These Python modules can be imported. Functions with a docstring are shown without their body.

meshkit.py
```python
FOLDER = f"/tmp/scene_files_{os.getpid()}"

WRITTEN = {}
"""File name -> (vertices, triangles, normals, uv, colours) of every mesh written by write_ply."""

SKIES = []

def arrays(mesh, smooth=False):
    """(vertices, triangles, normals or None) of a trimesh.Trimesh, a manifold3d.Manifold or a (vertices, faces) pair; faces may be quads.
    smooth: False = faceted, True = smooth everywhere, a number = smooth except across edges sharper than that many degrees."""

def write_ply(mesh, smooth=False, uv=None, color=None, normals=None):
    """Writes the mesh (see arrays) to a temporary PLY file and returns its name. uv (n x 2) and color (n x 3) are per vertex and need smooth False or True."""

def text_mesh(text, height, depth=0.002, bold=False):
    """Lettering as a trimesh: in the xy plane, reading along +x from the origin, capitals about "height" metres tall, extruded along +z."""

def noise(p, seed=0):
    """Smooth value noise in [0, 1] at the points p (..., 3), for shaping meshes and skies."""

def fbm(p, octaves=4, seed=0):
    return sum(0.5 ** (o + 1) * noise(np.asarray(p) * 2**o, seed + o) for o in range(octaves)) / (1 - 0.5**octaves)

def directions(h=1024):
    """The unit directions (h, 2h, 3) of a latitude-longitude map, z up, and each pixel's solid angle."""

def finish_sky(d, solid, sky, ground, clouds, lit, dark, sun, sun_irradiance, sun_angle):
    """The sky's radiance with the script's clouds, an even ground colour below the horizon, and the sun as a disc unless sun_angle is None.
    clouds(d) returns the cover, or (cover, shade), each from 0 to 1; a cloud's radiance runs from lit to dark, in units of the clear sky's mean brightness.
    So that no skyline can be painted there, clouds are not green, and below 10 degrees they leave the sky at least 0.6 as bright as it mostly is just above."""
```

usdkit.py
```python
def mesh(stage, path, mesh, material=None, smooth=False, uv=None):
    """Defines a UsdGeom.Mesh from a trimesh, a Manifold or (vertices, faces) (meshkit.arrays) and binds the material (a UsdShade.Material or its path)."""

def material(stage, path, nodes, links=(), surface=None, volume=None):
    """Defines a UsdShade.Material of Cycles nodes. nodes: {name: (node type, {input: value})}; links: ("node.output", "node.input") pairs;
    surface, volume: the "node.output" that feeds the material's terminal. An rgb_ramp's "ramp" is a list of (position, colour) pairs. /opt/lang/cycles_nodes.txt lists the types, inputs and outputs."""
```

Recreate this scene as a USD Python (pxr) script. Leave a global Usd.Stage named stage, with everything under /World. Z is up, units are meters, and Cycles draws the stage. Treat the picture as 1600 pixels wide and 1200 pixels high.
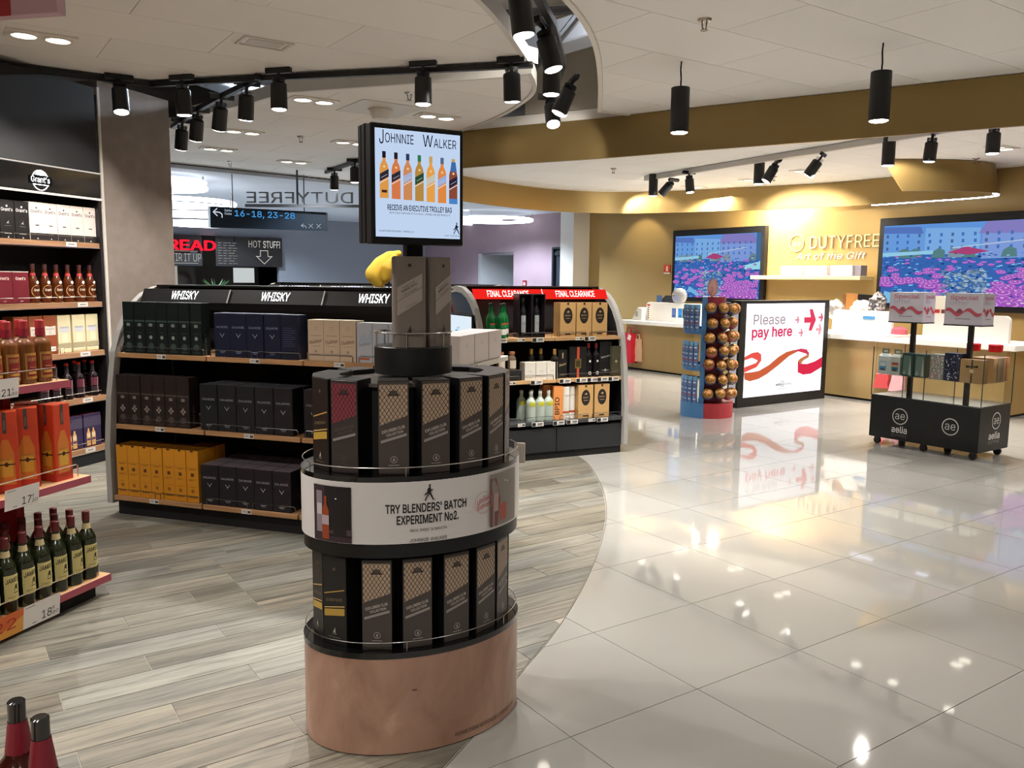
import math, random
import numpy as np, trimesh, usdkit, meshkit
import manifold3d as m3
from shapely.geometry import Polygon, LineString, Point, box as sbox
from shapely.ops import unary_union
from shapely import affinity
from pxr import Usd, UsdGeom, UsdLux, UsdShade, Gf, Sdf, Vt

rng = random.Random(7)
stage = Usd.Stage.CreateInMemory()
UsdGeom.SetStageUpAxis(stage, 'Z'); UsdGeom.SetStageMetersPerUnit(stage, 1.0)
UsdGeom.Xform.Define(stage, '/World')

# ---------------------------------------------------------------- camera
FPX, PITCH, ROLL, EYE = 1312.7, 0.12391, 0.009768, 1.5      # focal length in pixels of the 1600 px wide picture
_f = np.array([0, math.cos(PITCH), -math.sin(PITCH)])
_u0 = np.cross([1., 0, 0], _f)
_r = math.cos(ROLL) * np.array([1., 0, 0]) + math.sin(ROLL) * _u0
_u = -math.sin(ROLL) * np.array([1., 0, 0]) + math.cos(ROLL) * _u0
cam = UsdGeom.Camera.Define(stage, '/World/camera')
cam.CreateHorizontalApertureAttr(36.0); cam.CreateVerticalApertureAttr(27.0)
cam.CreateFocalLengthAttr(36.0 * FPX / 1600)
cam.CreateClippingRangeAttr(Gf.Vec2f(0.05, 200))
cam.AddTransformOp().Set(Gf.Matrix4d(*_r, 0, *_u, 0, *(-_f), 0, 0, 0, EYE, 1))
cam.CreateExposureAttr(0.0)

# ---------------------------------------------------------------- lights
WARM, NEUT, COOL = (1.0, .955, .89), (1.0, .96, .9), (.74, .86, 1.0)
NL = [0]
def _light(kind, p, target, I, col):
    NL[0] += 1
    l = kind.Define(stage, f'/World/Lights/lamp_light_{NL[0]:03d}')
    l.CreateIntensityAttr(I * 1.18); l.CreateNormalizeAttr(True); l.CreateColorAttr(Gf.Vec3f(*col))
    d = np.array(target, float) - p; d /= np.linalg.norm(d); z = -d
    up = np.array([0, 1., 0]) if abs(z[2]) > .9 else np.array([0, 0, 1.])
    X = np.cross(up, z); X /= np.linalg.norm(X); Y = np.cross(z, X)
    l.AddTransformOp().Set(Gf.Matrix4d(*map(float, X), 0, *map(float, Y), 0, *map(float, z), 0, *map(float, p), 1))
    return l
def spot(p, target, I, cone=35, col=WARM, r=.04, soft=.4):
    l = _light(UsdLux.SphereLight, p, target, I, col); l.CreateRadiusAttr(r)
    s = UsdLux.ShapingAPI.Apply(l.GetPrim()); s.CreateShapingConeAngleAttr(cone); s.CreateShapingConeSoftnessAttr(soft)
def area(p, target, I, w, h, col=NEUT):
    l = _light(UsdLux.RectLight, p, target, I, col); l.CreateWidthAttr(w); l.CreateHeightAttr(h)
def CT0(x, y, z):     # cash desk directions: x to the right along the desk, y towards the gold wall
    t = math.radians(34.42 - 90); return np.array([x * math.cos(t) - y * math.sin(t), x * math.sin(t) + y * math.cos(t), z])
def L0(x, y, z):      # left wall shelving
    t = math.radians(72.1); return np.array([-3.303 + x * math.cos(t) - y * math.sin(t), 6.74 + x * math.sin(t) + y * math.cos(t), z])
# twin downlights seen in the ceilings, then the ones over and behind the viewer, then aimed spotlights
for x, y, I in [(-3.0, 5.54, 34), (-1.71, 7.38, 34), (-.72, 8.05, 34), (-2.82, 8.98, 30), (-1.82, 9.62, 30), (-2.87, 11.22, 30), (3.54, 12.75, 40), (3.94, 11.68, 40), (5.38, 9.53, 34), (2.87, 13.67, 40)]:
    spot((x + .078, y + .054, 2.97), (x + .078, y + .054, 0), I, 62, WARM, .03)
for x, y, I in [(-3.2, 3.0, 38), (-1.5, 2.6, 9), (-3, .5, 26), (-1.2, .2, 32), (.6, -1.5, 12), (2.2, 3.0, 12), (4.4, 4.2, 15), (6.5, 5.5, 24), (2.4, .6, 8), (5, 1.5, 9), (3.4, 7.6, 32), (6.2, 7.8, 32), (-2, -2.5, 32), (8.5, 8, 32), (4, -2, 8)]:
    spot((x, y, 2.97), (x, y, 0), I, 66, WARM, .035)
for x, y in [(1.98, 12.2), (3.02, 10.6), (3.84, 8.85)]: spot((x, y, 2.67), (x, y, 0), 34, 50, WARM, .03)
for p, t, I, c in [((-1.71, 6.3, 2.68), (-1.8, 5.2, .6), 46, 32), ((-.64, 6.07, 2.68), (-1.0, 4.6, .3), 46, 30), ((-.02, 5.95, 2.68), (.3, 4.6, 0), 44, 30), ((-2.5, 6.55, 2.68), (-2.7, 6.2, 0), 46, 30),
                   ((.03, 4.38, 2.68), (-.2, 2.9, .8), 16, 30), ((.2, 5.08, 2.66), (1.2, 4.6, 0), 36, 34), ((.24, 5.72, 2.68), (.6, 6.0, 0), 44, 32), ((.36, 6.4, 2.68), (.6, 7.1, .8), 46, 28), ((.3, 7.02, 2.68), (.42, 8.2, 2.6), 10, 26),
                   ((1.145, 6.015, 2.5), (1.145, 6.015, 0), 44, 40), ((2.317, 5.517, 2.5), (2.317, 5.517, 0), 40, 40), ((2.36, 11.52, 2.65), (1.95, 14.4, 2.75), 26, 28), ((4.05, 8.4, 2.65), (4.05, 8.4, 0), 36, 40), ((4.35, 7.85, 2.65), (4.35, 7.6, 0), 36, 40), ((3.36, 9.68, 2.66), (3.6, 10.8, .8), 46, 35)]:
    spot(p, t, I, c)
# cove light between the gold fascia and the wall, and wall washers
area(CT0(-8.9, 11.44, 2.92), CT0(-8.9, 11.52, 2.0), 130, 2.6, .05, (1., .9, .68))
spot(CT0(-12.3, 10.9, 2.9), CT0(-12.3, 11.5, 1.9), 10, 45, (1., .86, .6))
for s in (-10.6, -8.3, -6.0): spot(CT0(s, 9.4, 2.95), CT0(s, 11.5, 1.3), 34, 40, (1., .92, .78))
for s in (-10.2, -7.8, -5.6): spot(CT0(s, 8.6, 2.95), CT0(s, 9.75, .5), 24, 34, (1., .92, .78))
spot(L0(-.3, -1.3, 2.9), L0(-.4, .2, 1.2), 26, 36); spot(L0(-1.2, -1.3, 2.9), L0(-1.2, .2, 1.2), 26, 40); spot(L0(.45, -1.0, 2.9), L0(.5, 0, .9), 6, 32)
for x, y, I in [(-6, 15, 110), (-3, 17, 120), (-1, 18.0, 170), (-6, 18.6, 90), (-9, 15, 90)]: spot((x, y, 2.9), (x, y, 0), I, 75, COOL, .05)
# service lamps inside the open ceiling void
spot((-2.1, 8.7, 3.4), (-2.6, 7.4, 3.6), 40, 80, COOL, .05); spot((.8, 5.6, 3.25), (.2, 6.6, 3.6), 34, 85, NEUT, .05)
spot((-1.2, 4.4, 2.98), (-1.45, 3.3, 0), 48, 30); spot((-2.0, 3.3, 2.98), (-.3, 2.85, .1), 30, 36)


# ---------------------------------------------------------------- helpers
def lin(c):
    if isinstance(c, str):
        c = c.lstrip('#'); c = [int(c[i:i + 2], 16) / 255 for i in (0, 2, 4)]
    c = np.asarray(c, float)
    return np.where(c <= .04045, c / 12.92, ((c + .055) / 1.055) ** 2.4)
LK = '/World/Looks/'
def simple(name, rough, metal=0., coat=0., ior=1.5, bump=0):
    n = {"a": ("attribute", {"attribute": "tint"}), "p": ("principled_bsdf", {"roughness": rough, "metallic": metal, "ior": ior, "coat_weight": coat, "coat_roughness": .05})}
    l = [("a.color", "p.base_color")]
    if bump:
        n["n"] = ("noise_texture", {"scale": bump, "detail": 3.}); n["b"] = ("bump", {"strength": .12, "distance": .004}); n["g"] = ("geometry", {})
        l += [("g.position", "n.vector"), ("n.fac", "b.height"), ("b.normal", "p.normal")]
    return usdkit.material(stage, LK + name, n, l, surface="p.BSDF")
FIN = {'matte': simple('matte', .75), 'satin': simple('satin', .42), 'card': simple('card', .3), 'gloss': simple('gloss', .12, coat=.5), 'print': simple('print', .4),
       'metal': simple('metal', .22, 1.), 'brush': simple('brush', .42, .85), 'foil': simple('foil', .3, .5), 'plaster': simple('plaster', .85, bump=60.)}
def glow(s):
    k = f'glow_{str(s).replace(".", "_")}'
    if k not in FIN:
        FIN[k] = usdkit.material(stage, LK + k, {"a": ("attribute", {"attribute": "tint"}), "e": ("emission", {"strength": float(s)})}, [("a.color", "e.color")], surface="e.emission")
    return k
FIN['glass'] = usdkit.material(stage, LK + 'glass', {"t": ("transparent_bsdf", {"color": (.955, .975, .96)}), "g": ("glossy_bsdf", {"roughness": 0.02, "color": (1, 1, 1)}), "f": ("fresnel", {"IOR": 1.45}), "m": ("mix_closure", {})},
                               [("f.fac", "m.fac"), ("t.BSDF", "m.closure1"), ("g.BSDF", "m.closure2")], surface="m.closure")
FIN['clear'] = usdkit.material(stage, LK + 'clear', {"a": ("attribute", {"attribute": "tint"}), "p": ("principled_bsdf", {"roughness": .03, "transmission_weight": .75, "ior": 1.45})}, [("a.color", "p.base_color")], surface="p.BSDF")

COUNT = {}
def fresh(parent, name):
    k = f'{parent}/{name}'
    COUNT[k] = COUNT.get(k, -1) + 1
    return k if COUNT[k] == 0 else f'{k}_{COUNT[k]:03d}'
LABELS = {}
def tag(prim, label=None, cat=None, group=None, kind=None):
    if label:
        n = len(label.split())
        assert 4 <= n <= 16, (n, label)
        assert label not in LABELS or (group and LABELS[label] == group), label
        LABELS[label] = group
        prim.SetCustomDataByKey('label', label)
    if cat: prim.SetCustomDataByKey('category', cat)
    if group: prim.SetCustomDataByKey('group', group)
    if kind: prim.SetCustomDataByKey('kind', kind)
def thing(name, label, cat, loc=(0, 0, 0), rz=0., group=None, kind=None, tilt=0., ry=0.):
    path = fresh('/World', name)
    x = UsdGeom.Xform.Define(stage, path)
    x.AddTranslateOp().Set(Gf.Vec3d(*map(float, loc))); x.AddRotateZOp().Set(float(rz))
    if tilt: x.AddRotateXOp().Set(float(tilt))
    if ry: x.AddRotateYOp().Set(float(ry))
    tag(x.GetPrim(), label, cat, group, kind)
    return path
class Kind:
    """One kind of repeated thing: the first placed is built, the others are instanceable references to it."""
    def __init__(s, name, cat, build, group=None): s.name, s.cat, s.build, s.group, s.first = name, cat, build, group, None
    def place(s, loc, rz, label, tilt=0., ry=0., group=None):
        p = thing(s.name, label, s.cat, loc, rz, group or s.group, None, tilt, ry)
        if s.first is None:
            s.first = p; s.build(p)
        else:
            pr = stage.GetPrimAtPath(p); pr.GetReferences().AddInternalReference(s.first); pr.SetInstanceable(True)
        return p
def emit(path, v, f, tint, mat, smooth=False):
    m = usdkit.mesh(stage, path, trimesh.Trimesh(v, f, process=False) if smooth else (v, f), FIN[mat] if isinstance(mat, str) else mat, smooth=smooth)
    if tint is not None:
        n = len(m.GetPointsAttr().Get())
        t = np.asarray(tint, np.float32)
        t = np.tile(t, (n, 1)) if t.ndim == 1 else t
        UsdGeom.PrimvarsAPI(m).CreatePrimvar("tint", Sdf.ValueTypeNames.Color3fArray, "vertex").Set(Vt.Vec3fArray.FromNumpy(t))
    return m
def _prep(m):
    if hasattr(m, 'to_mesh'):
        q = m.to_mesh(); return np.array(q.vert_properties[:, :3]), np.array(q.tri_verts)
    return np.array(m.vertices), np.array(m.faces)
CH = {}
def chamfer_box(sx, sy, sz, b):
    k = (round(sx, 4), round(sy, 4), round(sz, 4), round(b, 4))
    if k not in CH:
        p = []
        for x in (-1, 1):
            for y in (-1, 1):
                for z in (-1, 1):
                    X, Y, Z = x * sx / 2, y * sy / 2, z * sz / 2
                    p += [(X - x * b, Y, Z), (X, Y - y * b, Z), (X, Y, Z - z * b)] if False else [(X - x * b, Y - y * b, Z), (X - x * b, Y, Z - z * b), (X, Y - y * b, Z - z * b)]
        h = trimesh.convex.convex_hull(np.array(p)); CH[k] = (np.array(h.vertices), np.array(h.faces))
    return CH[k]
class MB:
    """Collects shapes for ONE mesh."""
    def __init__(s): s.v, s.f, s.c, s.n = [], [], [], 0
    def add(s, v, f, col):
        v = np.asarray(v, float); f = np.asarray(f, int)
        if f.shape[1] == 4: f = np.vstack([f[:, [0, 1, 2]], f[:, [0, 2, 3]]])
        s.v.append(v); s.f.append(f + s.n); s.n += len(v)
        s.c.append(np.tile(lin(col), (len(v), 1))); return s
    def mesh(s, m, col, T=None):
        v, f = _prep(m)
        if T is not None: v = v @ T[:3, :3].T + T[:3, 3]
        return s.add(v, f, col)
    def box(s, x0, x1, y0, y1, z0, z1, col, b=.0, rz=0.):
        if b: v, f = chamfer_box(x1 - x0, y1 - y0, z1 - z0, b)
        else:
            q = trimesh.creation.box([x1 - x0, y1 - y0, z1 - z0]); v, f = np.array(q.vertices), np.array(q.faces)
        if rz:
            c, q = math.cos(math.radians(rz)), math.sin(math.radians(rz)); v = v @ np.array([[c, q, 0], [-q, c, 0], [0, 0, 1]])
        return s.add(v + [(x0 + x1) / 2, (y0 + y1) / 2, (z0 + z1) / 2], f, col)
    def prism(s, poly, z0, z1, col):
        """shapely polygon in plan"""
        for g in getattr(poly, 'geoms', [poly]):
            if g.is_empty or g.area < 1e-9: continue
            m = trimesh.creation.extrude_polygon(g, z1 - z0, engine='earcut'); m.apply_translation([0, 0, z0]); s.mesh(m, col)
        return s
    def slab(s, poly, y0, y1, col):
        """shapely polygon in the x-z plane, thick along y"""
        for g in getattr(poly, 'geoms', [poly]):
            m = trimesh.creation.extrude_polygon(g, y1 - y0, engine='earcut'); v, f = _prep(m)
            s.add(np.stack([v[:, 0], y1 - v[:, 2], v[:, 1]], 1), f, col)
        return s
    def wall(s, poly, x0, x1, col):
        """shapely polygon in the y-z plane, thick along x"""
        for g in getattr(poly, 'geoms', [poly]):
            m = trimesh.creation.extrude_polygon(g, x1 - x0, engine='earcut'); v, f = _prep(m)
            s.add(np.stack([v[:, 2] + x0, v[:, 0], v[:, 1]], 1), f, col)
        return s
    def tube(s, pts, r, col, n=8, closed=False):
        p = np.asarray(pts, float)
        if closed: p = np.vstack([p, p[:1]])
        t = np.gradient(p, axis=0)
        if closed: t[0] = t[-1] = p[1] - p[-2]
        t /= np.linalg.norm(t, axis=1, keepdims=True) + 1e-12
        a = np.cross(t, np.where(np.abs(t[:, 2:]) < .9, [0, 0, 1.], [1., 0, 0])); a /= np.linalg.norm(a, axis=1, keepdims=True) + 1e-12
        b = np.cross(t, a); ang = np.arange(n) * 2 * np.pi / n
        R = np.broadcast_to(r, (len(p),))[:, None, None]
        v = p[:, None] + R * (np.cos(ang)[None, :, None] * a[:, None] + np.sin(ang)[None, :, None] * b[:, None])
        i, j = np.meshgrid(np.arange(len(p) - 1), np.arange(n), indexing='ij')
        q = np.stack([i * n + j, i * n + (j + 1) % n, (i + 1) * n + (j + 1) % n, (i + 1) * n + j], -1).reshape(-1, 4)[:, ::-1]
        v = v.reshape(-1, 3); f = np.vstack([q[:, [0, 1, 2]], q[:, [0, 2, 3]]])
        if not closed:
            k = len(v); v = np.vstack([v, p[:1], p[-1:]]); J = np.arange(n); o = (len(p) - 1) * n
            f = np.vstack([f, np.stack([np.full(n, k), J, (J + 1) % n], 1), np.stack([np.full(n, k + 1), o + (J + 1) % n, o + J], 1)])
        return s.add(v, f, col)
    def lathe(s, prof, col, n=20, c=(0, 0, 0), sx=1., sy=1.):
        prof = np.asarray(prof, float); k = len(prof); ang = np.arange(n) * 2 * np.pi / n
        v = np.stack([prof[:, None, 0] * np.cos(ang) * sx, prof[:, None, 0] * np.sin(ang) * sy, np.broadcast_to(prof[:, None, 1], (k, n))], -1).reshape(-1, 3)
        i, j = np.meshgrid(np.arange(k - 1), np.arange(n), indexing='ij')
        q = np.stack([i * n + j, i * n + (j + 1) % n, (i + 1) * n + (j + 1) % n, (i + 1) * n + j], -1).reshape(-1, 4)
        f = np.vstack([q[:, [0, 1, 2]], q[:, [0, 2, 3]]])
        m = trimesh.Trimesh(v, f, process=False); m.merge_vertices(); m.update_faces(m.nondegenerate_faces())
        return s.add(np.array(m.vertices) + c, m.faces, col)
    def ball(s, c, r, col, sub=2, S=(1, 1, 1)):
        m = trimesh.creation.icosphere(sub, r); return s.add(np.array(m.vertices) * S + c, m.faces, col)
    def build(s, name, mat, parent='/World', smooth=False, label=None):
        path = fresh(parent, name); v, f, c = np.vstack(s.v), np.vstack(s.f), np.vstack(s.c)
        if smooth: m = emit(path, v, f, c[0], mat, smooth)
        else: m = emit(path, v[f.ravel()], np.arange(f.size).reshape(-1, 3), c[f.ravel()], mat)
        if label: m.GetPrim().SetCustomDataByKey('label', label)
        return path
def one(name, mb, mat, label, cat, group=None, kind=None, smooth=False):
    p = mb.build(name, mat, '/World', smooth); tag(stage.GetPrimAtPath(p), label, cat, group, kind); return p

TXT = {}
def text2d(t, bold=False):
    k = (t, bold)
    if k not in TXT:
        m = meshkit.text_mesh(t, 1.0, .01, bold); v, f = np.array(m.vertices), np.array(m.faces)
        f = f[(v[f][:, :, 2] > .005).all(1)]; u, inv = np.unique(f, return_inverse=True)
        v = v[u][:, :2]; f = inv.reshape(-1, 3)
        a, b, c = v[f[:, 0]], v[f[:, 1]], v[f[:, 2]]
        flip = ((b - a)[:, 0] * (c - a)[:, 1] - (b - a)[:, 1] * (c - a)[:, 0]) < 0
        f[flip] = f[flip][:, ::-1]; v[:, 0] -= v[:, 0].min()
        TXT[k] = (v, f, v[:, 0].max())
    return TXT[k]
class Flat:
    """Flat print: coloured polygons in (u, v), each one a hair in front of the one before."""
    def __init__(s, off=.0006, step=.00025): s.v, s.f, s.c, s.n, s.o, s.step = [], [], [], 0, off, step
    def tri(s, v, f, col, same=False):
        if not same: s.o += s.step
        v = np.asarray(v, float); s.v.append(np.column_stack([v, np.full(len(v), s.o)])); s.f.append(np.asarray(f) + s.n); s.n += len(v)
        s.c.append(np.tile(lin(col), (len(v), 1))); return s
    def grid(s, x0, x1, y0, y1, col, nx=1, ny=1, same=False):
        X, Y = np.meshgrid(np.linspace(x0, x1, nx + 1), np.linspace(y0, y1, ny + 1)); v = np.stack([X.ravel(), Y.ravel()], 1); w = nx + 1
        q = np.array([(j * w + i, j * w + i + 1, (j + 1) * w + i + 1, (j + 1) * w + i) for j in range(ny) for i in range(nx)])
        return s.tri(v, np.vstack([q[:, [0, 1, 2]], q[:, [0, 2, 3]]]), col, same)
    def poly(s, pts, col, same=False):
        g = pts if hasattr(pts, 'geom_type') else Polygon(pts)
        for q in getattr(g, 'geoms', [g]):
            if q.is_empty or q.geom_type != 'Polygon' or q.area < 1e-10: continue
            v, f = trimesh.creation.triangulate_polygon(q, engine='earcut'); v = np.asarray(v); f = np.array(f)
            a, b, c = v[f[:, 0]], v[f[:, 1]], v[f[:, 2]]
            fl = ((b - a)[:, 0] * (c - a)[:, 1] - (b - a)[:, 1] * (c - a)[:, 0]) < 0
            f[fl] = f[fl][:, ::-1]; s.tri(v, f, col, same)
        return s
    def text(s, t, x, y, h, col, bold=False, anchor='c', w=None, rot=0., shear=0., same=False):
        v, f, wd = text2d(t, bold); k = h if w is None else w / wd
        v = v * [k, h]; W = wd * k
        v = v - [{'l': 0, 'c': W / 2, 'r': W}[anchor], 0]
        if shear: v = v + np.stack([np.zeros(len(v)), v[:, 0] * shear], 1)
        if rot:
            c, q = math.cos(math.radians(rot)), math.sin(math.radians(rot)); v = v @ np.array([[c, q], [-q, c]])
        return s.tri(v + [x, y], f, col, same)
    def disc(s, x, y, r, col, n=20, ry=None): return s.poly([(x + r * math.cos(a), y + (ry or r) * math.sin(a)) for a in np.arange(n) * 2 * math.pi / n], col)
    def ring(s, x, y, r, t, col): return s.poly(Point(x, y).buffer(r).difference(Point(x, y).buffer(r - t)), col)
    def line(s, pts, w, col): return s.poly(LineString(pts).buffer(w / 2, cap_style=2), col)
    def build(s, name, mat, parent, fn=None, label=None, at=(0, 0, 0)):
        v, f, c = np.vstack(s.v), np.vstack(s.f), np.vstack(s.c)
        p = fn(v[:, 0], v[:, 1], v[:, 2]) if fn else np.stack([v[:, 0] + at[0], at[1] - v[:, 2], v[:, 1] + at[2]], 1)
        path = fresh(parent, name); m = emit(path, p[f.ravel()], np.arange(f.size).reshape(-1, 3), c[f.ravel()], mat)
        if label: m.GetPrim().SetCustomDataByKey('label', label)
        return path
class Fr:
    """A plan frame: x along DEG, y to its left (into the wall, away from the viewer), fronts face -y."""
    def __init__(s, o, deg):
        t = math.radians(deg); s.deg = deg; s.o = np.array([o[0], o[1], 0.]); s.x = np.array([math.cos(t), math.sin(t), 0]); s.y = np.array([-math.sin(t), math.cos(t), 0])
    def __call__(s, x, y, z=0.): return s.o + s.x * x + s.y * y + np.array([0, 0, z])
    def plan(s, pts): return [tuple(s(x, y)[:2]) for x, y in pts]
GA = 34.42
G0 = Fr((0, 0), GA)                       # tile grid directions
CT = Fr((0, 0), GA - 90)                  # cash desk: x runs to the right along the desk, y towards the gold wall
W = Fr((-2.49, 5.2), -17.9)               # whisky gondola
RG = Fr((.12, 6.87), 25.7)                # clearance gondola
L = Fr((-3.303, 6.74), 72.1)              # wall shelving on the left
PR = Fr((-1.95, 3.8), 73.0)               # promotional steps on the left
J = Fr((-.329, 2.788), 28.65)             # oval display
PA = Fr((2.68, 9.91), 34.4)               # light box
AE = Fr((3.95, 7.0), 34.4)                # glass display case
def spline(pts, n=12, closed=False):
    p = np.asarray(pts, float)
    from scipy.interpolate import CubicSpline
    if closed: p = np.vstack([p, p[:1]])
    d = np.r_[0, np.cumsum(np.linalg.norm(np.diff(p, axis=0), axis=1) ** .5)]
    cs = CubicSpline(d, p, bc_type='periodic' if closed else 'natural')
    return cs(np.linspace(0, d[-1], n * (len(p) - 1) + 1))[:-1 if closed else None]
ORD = ['leftmost', 'second from left', 'third from left', 'fourth from left', 'fifth from left', 'sixth from left', 'seventh from left', 'eighth from left', 'ninth from left']
# ---------------------------------------------------------------- surface materials
def M(name, nodes, links, surface): FIN[name] = usdkit.material(stage, LK + name, nodes, links, surface=surface)
M('tile', {"a": ("attribute", {"attribute": "tint"}), "g": ("geometry", {}), "n": ("noise_texture", {"scale": 1.3, "detail": 2.}), "r": ("map_range", {"from_min": 0., "from_max": 1., "to_min": .03, "to_max": .06}),
           "p": ("principled_bsdf", {"ior": 1.75})}, [("a.color", "p.base_color"), ("g.position", "n.vector"), ("n.fac", "r.value"), ("r.result", "p.roughness")], "p.BSDF")
M('wood_tile', {"a": ("attribute", {"attribute": "tint"}), "g": ("geometry", {}), "o": ("object_info", {}), "m3": ("mapping", {"mapping_type": "point", "scale": (1.1, 7, 1)}), "n2": ("noise_texture", {"dimensions": "4D", "scale": 1., "detail": 3.}), "c2": ("rgb_ramp", {"ramp": [(.32, (.66, .66, .66)), (.5, (.98, .98, .98)), (.68, (1.14, 1.13, 1.1))]}), "x2": ("mix_color", {"blend_type": "multiply", "fac": 1., "use_clamp_result": False}), "m": ("mapping", {"mapping_type": "point", "rotation": (0, 0, -math.radians(GA)), "scale": (1, 1, 1)}),
                "m2": ("mapping", {"mapping_type": "point", "scale": (2.2, 34, 1)}), "k": ("math", {"math_type": "multiply", "value2": 37.}), "n": ("noise_texture", {"dimensions": "4D", "scale": 1., "detail": 9., "roughness": .7, "distortion": .8}),
                "c": ("rgb_ramp", {"ramp": [(.3, (.34, .34, .33)), (.42, (.66, .655, .63)), (.52, (.98, .97, .94)), (.68, (1.36, 1.32, 1.24))]}), "x": ("mix_color", {"blend_type": "multiply", "fac": 1., "use_clamp_result": False}),
                "b": ("bump", {"strength": .15, "distance": .002}), "p": ("principled_bsdf", {"roughness": .5})},
  [("g.position", "m.vector"), ("m.vector", "m2.vector"), ("m2.vector", "n.vector"), ("o.random", "k.value1"), ("k.value", "n.w"), ("n.fac", "c.fac"), ("a.color", "x.a"), ("c.color", "x.b"), ("x.result", "x2.a"), ("m.vector", "m3.vector"), ("m3.vector", "n2.vector"), ("k.value", "n2.w"), ("n2.fac", "c2.fac"), ("c2.color", "x2.b"), ("x2.result", "p.base_color"), ("n.fac", "b.height"), ("b.normal", "p.normal")], "p.BSDF")
def brushed(name, col, metal, rough, col2, sc=(.6, .6, .6)):
    M(name, {"g": ("geometry", {}), "m": ("mapping", {"mapping_type": "point", "scale": sc}), "n": ("noise_texture", {"scale": 1., "detail": 3.}), "c": ("rgb_ramp", {"ramp": [(.3, tuple(lin(col2))), (.7, tuple(lin(col)))]}),
             "p": ("principled_bsdf", {"metallic": metal, "roughness": rough})}, [("g.position", "m.vector"), ("m.vector", "n.vector"), ("n.fac", "c.fac"), ("c.color", "p.base_color")], "p.BSDF")
brushed('gold', '#9c8455', .6, .36, '#907849')
brushed('gold_wall', '#b89a62', .35, .45, '#ab8e58')
brushed('gold_desk', '#c0a470', .5, .34, '#a88a56', (1., 1., .2))
brushed('pink_stone', '#c99c88', .0, .28, '#b08672', (5, 5, 2.2))
FIN['pink_stone'] = usdkit.material(stage, LK + 'pink_marble', {"g": ("geometry", {}), "m": ("mapping", {"mapping_type": "point", "scale": (4, 4, 2.4), "rotation": (.5, .3, 0)}), "n": ("noise_texture", {"scale": 1.4, "detail": 5., "roughness": .55, "distortion": 1.2}),
    "c": ("rgb_ramp", {"ramp": [(.28, tuple(lin('#9c7663'))), (.46, tuple(lin('#ae8672'))), (.6, tuple(lin('#b9927d'))), (.78, tuple(lin('#d3b09c')))]}), "p": ("principled_bsdf", {"roughness": .3})},
    [("g.position", "m.vector"), ("m.vector", "n.vector"), ("n.fac", "c.fac"), ("c.color", "p.base_color")], surface="p.BSDF")
brushed('stucco', '#867a73', 0., .8, '#7c7166', (9, 9, 9))
brushed('lilac', '#a58e97', 0., .8, '#98828c', (.8, .8, .8))
M('oak', {"a": ("attribute", {"attribute": "tint"}), "t": ("texture_coordinate", {}), "m": ("mapping", {"mapping_type": "point", "scale": (3, 30, 60)}), "n": ("noise_texture", {"scale": 1., "detail": 4.}),
          "c": ("rgb_ramp", {"ramp": [(.3, (.7, .66, .62)), (.7, (1.1, 1.08, 1.04))]}), "x": ("mix_color", {"blend_type": "multiply", "fac": 1., "use_clamp_result": False}), "p": ("principled_bsdf", {"roughness": .4})},
  [("t.object", "m.vector"), ("m.vector", "n.vector"), ("n.fac", "c.fac"), ("a.color", "x.a"), ("c.color", "x.b"), ("x.result", "p.base_color")], "p.BSDF")

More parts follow.
